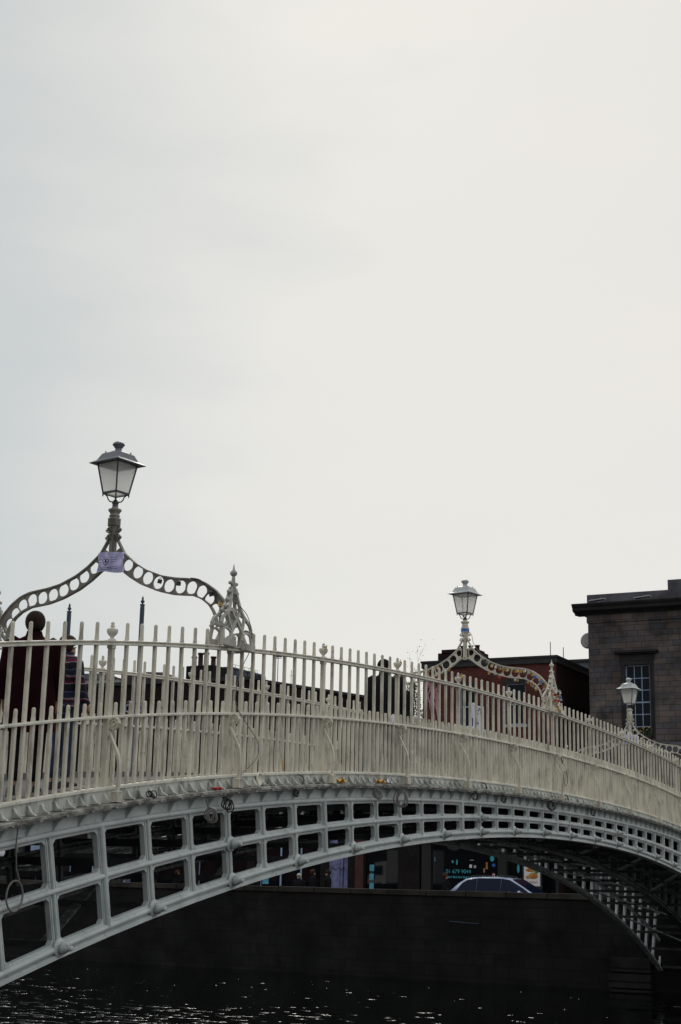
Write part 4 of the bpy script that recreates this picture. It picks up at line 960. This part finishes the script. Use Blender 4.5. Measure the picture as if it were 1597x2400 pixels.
for i in range(240):
    c=(random.gauss(-.03,.07),random.uniform(-.32,.62),random.uniform(.12,.5)); v=[Vector(c)+Vector((random.uniform(-.05,.05),random.uniform(-.05,.05),random.uniform(-.05,.05))) for _ in range(3)]; a.add(v,[(0,1,2)])
a.build('foliage','ivy',t)
a=MB()
for i in range(14): a.sphere((random.uniform(-.16,-.08),random.uniform(-.28,.3),random.uniform(.3,.5)),.022,6)
a.build('flowers','yellow',t)
# --- red brick building
B=thing('brick_building','red brick building with dark parapet behind the middle lamp arch','building',(0,0,0))
by0,by1=11.0,17.35
wins=[(14.80,15.54,4.31,6.09),(12.42,13.34,4.34,6.16),(14.80,15.54,.9,2.7),(12.42,13.34,.9,2.7),(16.35,16.95,4.31,6.09)][:4]
a=MB(); facade(a,FX,by0,by1,-.35,7.0,wins); a.build('wall','brick',B)
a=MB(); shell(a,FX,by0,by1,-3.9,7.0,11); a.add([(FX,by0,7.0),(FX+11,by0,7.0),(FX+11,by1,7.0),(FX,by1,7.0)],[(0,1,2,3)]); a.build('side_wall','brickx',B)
a=MB(); a.box(FX-.10,by0-.08,7.0,FX+.15,by1+.05,7.24); a.box(FX+.151,by0-.08,7.0,FX+11,by0+.12,7.24); a.box(FX-.14,by0-.11,7.242,FX+.2,by1+.08,7.33); a.box(FX+.201,by0-.11,7.242,FX+11,by0+.15,7.33); a.build('parapet_coping','slate',B)
for y0,y1,z0,z1 in wins:
    wf=window(B,FX,y0,y1,z0,z1,1,2,fm='winframe'); a=MB(); a.box(FX-.08,y0-.08,z0-.12,FX+.1,y1+.08,z0-.002); a.build('sill','render',wf)
    a=MB(); a.box(FX-.01,y0-.1,z1+.002,FX+.05,y1+.1,z1+.2); a.build('lintel','trimd',wf)
a=MB(); a.box(FX+1.4,15.1,7.0,FX+2.5,17.2,7.9); a.box(FX+1.35,15.3,7.9,FX+2.55,17.0,8.05); a.box(FX+1.4,14.85,7.0,FX+2.5,15.1,7.66); ch=a.build('chimney','brickx',B)
a=MB()
for y_ in (15.42,15.75,16.15): a.lathe([(.11,8.05),(.10,8.22),(.13,8.23),(.13,8.27)],c=(FX+1.9,y_,0),n=10)
a.build('chimney_pot','pot',ch)
a=MB(); a.box(FX+4,by0+.2,7.0,FX+10,by0+4,7.34); a.build('roof_box','slate',B)
for y_,h_,lb in ((11.5,.62,'taller thin aerial rod on the right of the brick building roof'),(10.9,.35,'shorter thin aerial rod above the gap beside the stone building')):
    a=MB(); a.tube([(FX+.8,y_,7.2),(FX+.8,y_,7.45+h_)],.018,6); a.bar((FX+.8,y_-.03,7.2),(FX+.8,y_+.03,7.2),.1,.04); tag(a.build('aerial_rod','mast'),lb,'aerial')
B=thing('rear_building','blue grey flat roofed building rising behind the brick one by the stone corner','building',(0,0,0))
a=MB(); a.box(FX+12,9.0,-3.9,FX+20,17.5,8.75); a.build('wall','lead',B); a=MB(); a.box(FX+11.9,8.9,8.752,FX+20.1,17.6,8.9); a.build('roof_edge','slate',B)

# --- terrace on the left + shops row
def shoprow(B,y0,y1,bays,wall='darkwall',top=-.35):
    """ground-floor shopfronts"""
    a=MB(); facade(a,FX-.05,y0,y1,-3.9,top,[(b[0],b[1],b[2],b[3]) for b in bays],depth=.3); a.build('shopfront_wall',wall,B)
    for b in bays:
        f=MB(); x=FX+.10; n=max(1,round((b[1]-b[0])/b[4])); 
        for i in range(n+1):
            y=b[0]+(b[1]-b[0])*i/n; f.box(x-.04,y-.035,b[2],x+.04,y+.035,b[3])
        f.box(x-.038,b[0],b[2],x+.038,b[1],b[2]+.35); f.box(x-.038,b[0],b[3]-.07,x+.038,b[1],b[3])
        o=f.build('shopfront',b[5],B); g=MB(); g.add([(x,b[0],b[2]),(x,b[1],b[2]),(x,b[1],b[3]),(x,b[0],b[3])],[(0,3,2,1)]); g.build('pane',b[6] if len(b)>6 else 'shopglass',o)
B=[o for o in COL.objects if o.name=='brick_building'][0]
shoprow(B,by0,by1,[(11.15,13.35,GZ,-.8,2.0,'black'),(13.75,16.9,GZ,-.8,3.15,'black')],'black',-.35)
a=MB(); a.box(FX-.22,by0,-.75,FX-.051,by1,-.36); a.build('fascia','black',B)
text_mesh('01 679 9044',.235,'shop_phone_number','cyan',B,(FX+.04,15.62,-2.02),FACE)
a=MB(); 
for i in range(22): y_=16.3-.08*i; a.box(FX+.05,y_-.03,-2.30,FX+.055,y_+.03-.02*(i%3),-2.30+.07+.03*((i*7)%3)/2)
a.build('shop_lettering','cyan',B)
for y_,z_,w_,h_,mt in ((14.05,-1.45,.16,.20,'cyan'),(13.98,-1.72,.14,.12,'blue'),(14.0,-1.05,.12,.07,'paper'),(13.98,-2.15,.12,.14,'pink'),(15.05,-1.78,.14,.16,'paper'),(14.85,-1.80,.12,.14,'render'),(14.3,-1.75,.10,.34,'orange'),(14.42,-1.95,.08,.22,'skin'),(12.85,-1.85,.10,.30,'cyan'),(16.75,-1.5,.04,.22,'poster_blue'),(15.0,-1.52,.22,.03,'render'),(15.9,-1.6,.10,.12,'poster_blue'),(15.7,-1.62,.06,.20,'cyan')):
    a=MB(); a.lathe([(1,0),(1,.01)],n=18 if mt in('cyan','blue','pink') else 4,ax='X',off=.5 if mt not in('cyan','blue','pink') else 0); o=a.build('window_sticker',mt,B,(FX+.06,y_,z_)); o.scale=(1,w_*.6,h_*.6)
pr_=thing('food_poster','lit looking white poster showing fried chicken pieces under the bridge arch','poster',(FX-.6,12.0,-2.1))
a=MB(); a.box(0,-.44,-.86,.06,.44,.72); a.build('frame','black',pr_); a=MB(); a.box(-.012,-.36,-.46,-.002,.36,.62); sh_=a.build('sheet','white',pr_)
a=MB(); a.box(-.02,-.24,.38,-.013,.28,.50); a.lathe([(.09,0),(.09,.006)],c=(-.02,-.20,.14),n=16,ax='X'); a.build('green_print','green',sh_)
a=MB(); a.sphere((-.014,.06,.20),.11,12,(.08,2.2,.75)); a.sphere((-.014,-.06,-.04),.15,12,(.06,1.4,.9)); a.sphere((-.014,.18,-.10),.09,10,(.08,1.2,.8)); a.build('chicken_print','orange',sh_)
a=MB(); a.tube([(-.016,.24-.04*i,-.30+.045*math.sin(i*1.9)) for i in range(13)],.012,5); a.build('red_script','redenamel',sh_)
a=MB()
for y_ in (-.4,.4): a.box(.0,y_-.04,-1.72,.06,y_+.04,-.861)
a.build('leg','black',pr_)
# low shop row between brick building and terrace (ground floor only)
B=thing('low_shop_row','low dark shop row across the river with bluish posters in its windows','building',(0,0,0))
shoprow(B,17.45,25.8,[(18.5,20.2,GZ,.2,1.7,'black'),(21.0,22.0,GZ,.0,.5,'lilac','lilac'),(22.4,25.6,GZ,.2,1.05,'winframe')],'darkwall',1.6)
a=MB(); shell(a,FX-.05,17.45,25.8,-3.9,1.6,6); a.add([(FX-.05,17.45,1.6),(FX+5.9,17.45,1.6),(FX+5.9,25.8,1.6),(FX-.05,25.8,1.6)],[(0,1,2,3)]); a.build('core','darkwall',B)
a=MB(); a.box(FX-.12,20.2,-3.9,FX-.051,20.6,1.5); a.build('pier','pot',B)
for i,z_ in enumerate((-2.06,-2.46,-2.86)):
    a=MB(); a.box(FX+.04,20.02-.0,z_-.14,FX+.05,20.02+.22,z_+.14); a.build('window_poster','poster_blue',B,(0,-.30,.13))
a=MB(); a.box(FX+.04,25.15,-2.75,FX+.05,25.5,-2.35); a.build('window_poster','poster_blue',B)
a=MB(); a.tube([(FX-.02,21.2,-.9),(FX-.02,21.25,-2.9)],.03,5); a.build('door_rail','black',B)
a=MB(); a.tube([(FX-.03,21.15+.10*i,-2.0+.09*math.sin(i*2.3)) for i in range(8)],.018,5); a.build('graffiti','black',B)
# terrace
TB=thing('dark_terrace','long dark brick terrace with flat roofline behind the left railings','building',(0,0,0))
tb=[]
ops=[]
for i in range(9):
    y_=26.6+i*2.9
    for z_ in (.6,3.6): ops.append((y_,y_+1.0,z_,z_+1.9))
a=MB(); facade(a,FX,25.85,52,-.35,6.85,ops); a.build('wall','darkwall',TB)
for o_ in ops: window(TB,FX,*o_,2,2,fm='trimd')
a=MB(); a.box(FX-.1,25.8,6.852,FX+.3,52,7.02); a.build('parapet_coping','slate',TB)
shoprow(TB,25.85,52,[(26.3,29.0,GZ,-.8,1.3,'winframe'),(29.8,33.0,GZ,-.8,1.6,'black'),(33.8,36.6,GZ,-.8,1.4,'winframe'),(37.4,40.0,GZ,-.8,1.3,'black'),(41,44,GZ,-.8,1.5,'winframe'),(45,51,GZ,-.8,1.5,'black')])
# receding side wall of the terrace (rotated)
dv=Vector((math.sin(R(105)),math.cos(R(105)),0)); pv=Vector((-dv.y,dv.x,0))
LEN=8.4; c0=Vector((FX+.02,25.85,0))
a=MB(); e1=c0+dv*LEN
a.loft([[c0+Vector((0,0,-3.9)),c0+Vector((0,0,6.72)),c0+pv*9+Vector((0,0,6.72)),c0+pv*9+Vector((0,0,-3.9))],[e1+Vector((0,0,-3.9)),e1+Vector((0,0,6.72)),e1+pv*9+Vector((0,0,6.72)),e1+pv*9+Vector((0,0,-3.9))]])
a.build('rear_wing','darkwall',TB)
a=MB(); a.loft([[c0-pv*.08+Vector((0,0,6.722)),c0-pv*.08+Vector((0,0,6.85)),c0+pv*.3+Vector((0,0,6.85)),c0+pv*.3+Vector((0,0,6.722))],[e1-pv*.08+Vector((0,0,6.722)),e1-pv*.08+Vector((0,0,6.85)),e1+pv*.3+Vector((0,0,6.85)),e1+pv*.3+Vector((0,0,6.722))]]); a.build('wing_coping','slate',TB)
a=MB(); a.box(FX+1.5,29.55,6.7,FX+3.2,31.15,7.92); cs_=a.build('chimney_stack','darkwall',TB)
for y_,h_ in ((31.0,.55),(30.62,.72),(30.28,.72),(29.85,.5)):
    a=MB(); a.lathe([(.17,0),(.13,.06),(.12,h_-.1),(.16,h_-.08),(.15,h_)],c=(FX+2,y_,7.92),n=12); a.build('chimney_pot','pot',cs_)
a=MB(); a.box(FX+.6,32.6,6.9,FX+4,34.5,7.55); a.build('dormer','slate',TB)
q1=c0+dv*19.5; 
for k,(d_,lb) in enumerate(((5.7,'left of the pair of small far chimneys on the sloping dark roofline'),(7.7,'right of the pair of small far chimneys on the sloping dark roofline'))):
    q=c0+dv*d_+pv*4.0+Vector((0,0,0)); t=thing('chimney',lb,'chimney',(q.x,q.y,6.9)); a=MB(); a.box(-.14,-.14,-.4,.14,.14,.42+.1*(1-k)); a.build('stack','brickx',t)
    a=MB()
    for s in (-.06,.06): a.lathe([(.06,.42),(.05,.55),(.06,.56),(.06,.60)],c=(0,s,.1*(1-k)),n=8)
    a.build('pot','pot',t)
q=c0+dv*5.65+pv*3.4; a=MB(); a.tube([(q.x,q.y,6.4),(q.x,q.y,8.2)],.015,5); a.bar((q.x,q.y-.1,7.9),(q.x,q.y+.1,7.9),.015,.015); tag(a.build('aerial_rod','mast'),'tiny aerial by the far chimneys left of the bare tree','aerial')
# tank building, with worker
t=thing('roof_tank','dark blue steel clad plant room on the roof right of the chimney stack','plant room',(42,0,0))
a=MB(); a.box(0,32.36,6.2,3.5,33.8,8.72); a.box(3.5,32.5,6.2,3.9,33.6,8.5); a.build('cladding','tank',t)
a=MB()
for i in range(4): a.box(-.03,32.4+i*.42,6.3,-.001,32.44+i*.42,8.7)
for i in range(8): a.box(.05+i*.45,32.33,6.3,.09+i*.45,32.359,8.7)
a.box(-.06,32.30,8.722,3.56,33.86,8.80); a.build('ribs','mast',t)
a=MB()
for i in range(7): a.tube([(.2+i*.5,32.5,8.8),(.2+i*.5,32.5,9.0)],.012,5)
a.tube([(.2,32.5,9.0),(3.2,32.5,9.0)],.012,5); a.tube([(.1,32.6,8.8),(.1,32.6,9.7)],.015,5); a.tube([(.3,32.6,8.8),(.3,32.6,9.6)],.015,5); a.build('roof_guard','mast',t)
p=person((48,34.5,8.0),R(180),1.7,'tiny roof worker in a hi-vis jacket beside the chimney stack','hivis','darkcloth','yellow',hat='yellow')
for (y0,y1,x,z,lb,mt) in ((54,61,62,11.9,'pale rendered block in the distance left of the blue plant room','render'),(49.6,53,63,11.9,'small blue grey domed roof behind the left railings','lead')):
    t=thing('distant_building',lb,'building',(x,0,0)); a=MB(); a.box(0,y0,-3.9,8,y1,z-.4); a.build('wall',mt,t)
    a=MB(); a.loft([[(-.2+k_,y0-.2,z-.398),(-.2+k_,y0+.8,z),(-.2+k_,y1-.8,z+.1),(-.2+k_,y1+.2,z-.398)] for k_ in (0,8.4)]); rf=a.build('roof','lead',t)
    for i in range(3):
        a=MB(); yy=y0+.6+i*(y1-y0)/3; a.box(-.03,yy,z-2.2,-.002,yy+1,z-1.0); a.build('window','glass',t)
# masts
for Y_,zt,lb in ((29.26,8.98,'left tall blue grey mast with spear finial above the railings'),(25.49,9.05,'right tall blue grey mast with spear finial above the railings')):
    t=thing('mast',lb,'mast',(23.3,Y_*1.008,GZ)); h=zt-GZ+.03
    a=MB(); a.lathe([(.16,0),(.16,.3),(.11,.4),(.10,h-.55),(.09,h-.42)],n=10); a.build('pole','mast',t)
    a=MB(); a.lathe([(.11,h-.42),(.115,h-.38),(.05,h-.37),(.04,h-.32),(.085,h-.29),(.09,h-.25),(.06,h-.20),(.03,h-.18),(.055,h-.14),(.03,h-.07),(.001,h)],n=10); a.build('finial','mast',t)
# ornate silver lamp standard
t=thing('lamp_standard','ornate silver lamp standard with scrolled creatures seen between the left bars','street lamp',(23.4,25.85,GZ)); h=9.35
a=MB(); a.lathe([(.25,0),(.25,.5),(.16,.7),(.12,1.0),(.10,5.0),(.13,6.2),(.16,6.6),(.10,6.9),(.08,7.6),(.11,7.9),(.07,8.1),(.06,8.9),(.09,9.0),(.05,9.1),(.03,9.3),(.001,9.4)],n=12); a.build('pole','silver',t)
for s in (-1,1):
    a=MB(); pts=[]
    for i in range(22):
        q=i/21*1.5*2*PI; r_=.26*(1-.6*i/21); pts.append((0,s*(.30-r_*math.cos(q)),8.0+r_*math.sin(q)+i*.018))
    a.tube(pts,[.05-.0015*i for i in range(22)],8); a.tube([(0,s*.1,7.3),(0,s*.35,7.0),(0,s*.5,7.25),(0,s*.42,7.5)],.05,8); a.sphere((0,s*.55,7.55),.10,8,(1,1,.7)); a.build('scroll_creature','silver',t)
# flood pole
q=c0+dv*4.2+pv*3; t=thing('floodlight_pole','slim pole with twin lamps rising above the dark roofline','light pole',(q.x,q.y,6.9))
a=MB(); a.tube([(0,0,-.3),(0,0,1.85)],.022,6); a.build('pole','mast',t)
a=MB(); 
for s in (-.13,.13): a.box(-.08,s-.08,1.78,.08,s+.08,1.92)
a.bar((0,-.2,1.72),(0,.2,1.72),.03,.03); a.build('lamp_head','mast',t)

# --- tree between terrace and brick building
def tree(loc,h,label,seed=3):
    rnd=random.Random(seed); t=thing('tree',label,'tree',loc); tr=MB(); tips=[]
    def grow(p,d,l,r,dep):
        pts=[p]; q=p.copy(); dd=d.copy()
        for i in range(4):
            dd=(dd+Vector((rnd.gauss(0,.07),rnd.gauss(0,.07),.08))).normalized(); q=q+dd*l/4; pts.append(q.copy())
            if dep>=2: tips.append(q.copy())
        tr.tube(pts,[r*(1-.12*i) for i in range(5)],6 if dep<2 else 4)
        if dep<5:
            for i in range(4 if dep<2 else 2+(rnd.random()<.5)):
                a_=rnd.uniform(0,2*PI); sp=rnd.uniform(.18,.52); side=Vector((math.cos(a_),math.sin(a_),0)); nd_=(dd+side*sp).normalized(); st_=pts[rnd.choice([2,3,4])]
                grow(st_,nd_,l*rnd.uniform(.5,.75),r*.55,dep+1)
    grow(Vector((0,0,0)),Vector((0,0,1)),h*.36,h*.0075,0); tr.build('trunk','bark',t)
    lf=MB()
    for p in tips:
        for k in range(rnd.choice([0,1,1,2,3])):
            c=p+Vector((rnd.gauss(0,.14),rnd.gauss(0,.14),rnd.gauss(0,.16))); a_=Vector((rnd.gauss(0,1),rnd.gauss(0,1),rnd.gauss(0,1))).normalized()*rnd.uniform(.02,.045); b_=a_.cross(Vector((rnd.gauss(0,1),rnd.gauss(0,1),1))).normalized()*a_.length*.6
            lf.add([c-a_,c+b_,c+a_,c-b_],[(0,1,2,3)])
    lf.build('crown','leaf',t); return t
tree((36.4,18.75,-3.9),12.7,'thin spring tree with few yellow leaves left of the brick building',5)
tree((35.8,18.3,-3.9),12.2,'smaller half bare tree close against the left edge of the brick building',9)
t=thing('shrub','dense dark green shrub with yellowish leaves below the thin tree','shrub',(FX+1.3,18.45,1.6))
a=MB(); rnd=random.Random(4)
for i in range(5200):
    th=rnd.uniform(0,2*PI); u=rnd.random()**.5; z=rnd.uniform(0,5.0); rr=(.85+.25*math.sin(z*2+th*2))*u*(1 if z<3.4 else (5.3-z)/1.9); c=Vector((rr*math.cos(th),rr*math.sin(th)*.85,z)); s_=rnd.uniform(.03,.07)
    v=[c+Vector((rnd.gauss(0,1),rnd.gauss(0,1),rnd.gauss(0,1))).normalized()*s_ for _ in range(3)]; a.cur=0 if rnd.random()<.75 else 1; a.add(v,[(0,1,2)])
a.build('foliage',['ivy','leaf'],t); a=MB()
for s in range(5): a.tube([(0,0,0),(rnd.uniform(-.3,.3),rnd.uniform(-.3,.3),1.5),(rnd.uniform(-.6,.6),rnd.uniform(-.5,.5),2.8)],[.04,.03,.012],5)
a.build('stem','bark',t)

# ================================================================ street things
def car(loc,rz,label):
    t=thing('car',label,'car',loc,rz); Lh=2.35
    # local x forward, stations: (x, half width low, half width at roof, z belt, z roof)
    prof=[(-2.33,.55,.72),(-2.36,.72,.80),(-2.30,1.02,.84),(-2.1,1.08,.88),(1.0,1.06,.90),(1.35,1.03,.90),(2.05,.93,.86),(2.28,.78,.80),(2.35,.55,.74)]
    b=MB(); rings=[]
    for x,zt,hw in prof:
        rings.append([(x,-hw*.96,.32),(x,-hw,.45),(x,-hw,zt-.12),(x,-hw*.95,zt-.02),(x,-hw*.6,zt),(x,hw*.6,zt),(x,hw*.95,zt-.02),(x,hw,zt-.12),(x,hw,.45),(x,hw*.96,.32)])
    b.loft(rings,smooth=True); b.build('body','carpaint',t)
    # greenhouse
    g=MB(); gh=[(-2.18,1.04,.80),(-1.80,1.42,.73),(-1.50,1.60,.68),(-1.0,1.66,.66),(-.2,1.675,.65),(.25,1.62,.65),(.75,1.36,.70),(1.32,1.02,.78)]
    g.loft([[(x,-.85,1.0),(x,-hw,zt-.045 if zt>1.1 else zt),(x,-hw*.85,zt),(x,hw*.85,zt),(x,hw,zt-.045 if zt>1.1 else zt),(x,.85,1.0)] for x,zt,hw in gh],smooth=True); g.build('roof','carpaint',t)
    def yside(x,z):   # half width of glasshouse side at height z between belt and roof
        zt=1.0; hw=.8
        for (x0_,z0_,w0_),(x1_,z1_,w1_) in zip(gh[:-1],gh[1:]):
            if x0_<=x<=x1_: f_=(x-x0_)/(x1_-x0_); zt=z0_+(z1_-z0_)*f_; hw=w0_+(w1_-w0_)*f_
        k_=max(0,min(1,(z-1.0)/max(.05,zt-.045-1.0))); return .85+(hw-.85)*k_+.008
    for s in (-1,1):
        for wn in ([(-1.90,1.10),(-1.62,1.43),(-1.45,1.53),(-1.05,1.605),(-1.05,1.06)],[(-1.04,1.06),(-1.04,1.606),(-.1,1.615),(-.1,1.05)],[(-.09,1.05),(-.09,1.615),(.24,1.565),(.74,1.30),(1.12,1.06)]):
            w_=MB(); w_.add([(x,s*yside(x,z),z) for x,z in wn],[tuple(range(len(wn)))]); w_.build('side_window','carglass',t)
        m_=MB(); m_.sphere((.72,s*1.02,1.10),.12,10,(.6,.9,.8)); m_.bar((.75,s*.86,1.06),(.72,s*.98,1.06),.05,.04); m_.build('mirror','carpaint',t)
        rr=MB(); rr.tube([(-1.5,s*.60,1.62),(-1.2,s*.58,1.70),(-.2,s*.57,1.71),(.1,s*.58,1.66)],.018,6); rr.build('roof_rail','black',t)
        h=MB(); h.sphere((2.18,s*.62,.74),.15,10,(.8,1.1,.55)); h.build('headlight','carglass',t)
        h=MB(); h.box(-2.37,min(s*.55,s*.80),.80,-2.28,max(s*.55,s*.80),.98); h.build('tail_light','redenamel',t)
        for x in (-1.42,1.42):
            wh=MB(); wh.lathe([(.34,-.10),(.36,-.07),(.36,.07),(.34,.10),(.24,.10)],c=(x,s*.80,.36),n=20,ax='Y'); wo_=wh.build('wheel','tyre',t)
            rm=MB(); rm.lathe([(.235,.108),(.20,.09),(.05,.105),(.01,.11)],c=(0,0,0),n=10,ax='Y'); r_o=rm.build('rim','alloy',wo_,(x,s*.80,.36)); r_o.rotation_euler=(0,0,0 if s<0 else PI)
    w_=MB(); w_.add([(.34,-.60,1.598),(.34,.60,1.598),(1.30,.76,1.045),(1.30,-.76,1.045)],[(0,1,2,3)]); w_.build('windscreen','carglass',t)
    w_=MB(); w_.add([(-1.60,-.60,1.572),(-1.60,.60,1.572),(-2.14,.72,1.10),(-2.14,-.72,1.10)],[(3,2,1,0)]); w_.build('rear_window','carglass',t)
    return t
car((25.95,10.30,-3.87),R(-90),'silver white estate car on the quay behind the wall coping')
qp=lambda x,y,f,h,lb,coat,hair,**k: person((x,y,-3.95),f,h,lb,coat,'blackcloth',hair,**k)
qp(28.0,13.75,R(-90),1.86,'man in sunglasses and black jacket walking behind the rear of the car','blackcloth','hairb',pose=1,glasses=True,arm={-1:((.10,-.23,1.16),(.30,-.16,1.12)),1:((.12,.23,1.16),(.32,.14,1.12))})
qp(28.0,20.35,R(180),1.72,'white haired person in dark coat on the far quay, left of three','blackcloth','hairg',wide=1.1)
qp(28.6,20.0,R(-60),1.90,'tall man in black on the far quay beside the white haired person','blackcloth','hairb')
qp(29.0,19.5,R(120),1.88,'dark haired person in black, rightmost of three on the far quay','blackcloth','hair')
qp(27.2,20.75,R(180),1.22,'small child in dark clothes on the far quay behind the wall','darkcloth','hairb')
qp(29.2,27.1,R(-90),1.75,'person in dark coat seen through the girder opening on the far quay','blackcloth','hairb')
# near-bank truck (seen only as a reflection in the shop glass) and near-bank houses that light and reflections need
t=thing('delivery_truck','pale box truck parked on the near quay, mirrored in a shop window','truck',(-36,49.3,-3.95),R(90))
a=MB(); a.box(-3.6,-1.15,.9,1.3,1.15,3.95); a.build('cargo_box','render',t)
a=MB(); a.loft([[(x,-1.05,.5),(x,1.05,.5),(x,1.0,z),(x,-1.0,z)] for x,z in ((1.45,2.9),(2.6,2.75),(3.15,1.7),(3.35,1.5),(3.4,.55))]); a.build('cab','white',t)
for s in (-1,1):
    a=MB(); a.add([(1.8,s*1.062,1.6),(2.9,s*1.062,1.6),(2.55,s*1.04,2.45),(1.8,s*1.04,2.5)],[(0,1,2,3)]); a.build('side_window','carglass',t)
    for x in (-2.4,2.2): a=MB(); a.lathe([(.44,-.15),(.46,0),(.44,.15)],c=(x,s*.95,.46),n=18,ax='Y'); a.build('wheel','tyre',t)
yy=-34
for i,(w_,h_,mt,lb) in enumerate(((26,9,'darkwall','dark brick house'),(22,10.5,'brick','tall red brick house'),(24,8.5,'darkwall','low dark brick house'),(26,11,'trimd','dark grey stone house'),(30,9.5,'brick','broad red brick house'),(34,10.5,'darkwall','long dark house'))):
    B=thing('quay_house',f'{lb} on the near bank behind the viewer','house',(0,0,0))
    a=MB(); a.box(-62,yy,-3.9,-50,yy+w_-.3,h_-3); a.build('wall',mt,B)
    a=MB(); a.loft([[(-62.3,y_,h_-2.998),(-56,y_,h_-.5),(-49.7,y_,h_-2.998)] for y_ in (yy-.1,yy+w_-.2)]); a.build('roof','slate',B)
    for fl in range(3):
        for k in range(int(w_/4)):
            a=MB(); y_=yy+1.5+k*4; a.box(-49.998,y_,-2.9+fl*3,-49.95,y_+1.2,-1.2+fl*3)
            if -1.2+fl*3<h_-3.2: a.build('window','glass',B)
    yy+=w_
# white sign panel glimpsed through the leftmost opening
t=thing('hanging_sign','white shop sign with blue lettering glimpsed in the leftmost girder opening','sign',(FX-.5,40.75,-1.55))
a=MB(); a.box(0,-.45,-.45,.06,.45,.42); a.build('board','paper',t); text_mesh('Fou',.42,'lettering','inkblue',t,(-.004,.0,-.12),FACE); a=MB(); a.bar((.03,0,.42),(.03,0,1.2),.04,.04); a.bar((.03,0,.9),(.5,0,.9),.04,.04); a.build('bracket','black',t)
for y_,w_,z_,mt,lb in ((39.55,.25,-1.42,'winframe','narrow pale blue sign panel right of the lettered sign'),(38.6,.55,-1.32,'winframe','wide pale blue sign panel between dark shopfronts'),(33.2,.5,-.6,'render','small pale shop sign panel high on the terrace front'),(30.6,.4,-1.55,'winframe','pale blue panel low on the terrace shopfront')):
    a=MB(); a.box(FX-.25,y_-w_/2,z_-.25,FX-.18,y_+w_/2,z_+.25); a.bar((FX-.18,y_,z_),(FX-.04,y_,z_),.05,.05); tag(a.build('sign_panel',mt),lb,'sign')
# round clock-like disc hanging under the deck level on the far pavement
t=thing('round_sign','black round hanging sign silhouetted under the bridge arch','sign',(31.0,14.6,-.83))
a=MB(); a.lathe([(.34,-.05),(.37,-.03),(.37,.03),(.34,.05)],n=28,ax='X'); a.build('disc','black',t)
a=MB(); a.tube([(0,0,.35),(0,0,.7),(3.0,0,.7)],.03,6); a.build('bracket','black',t)
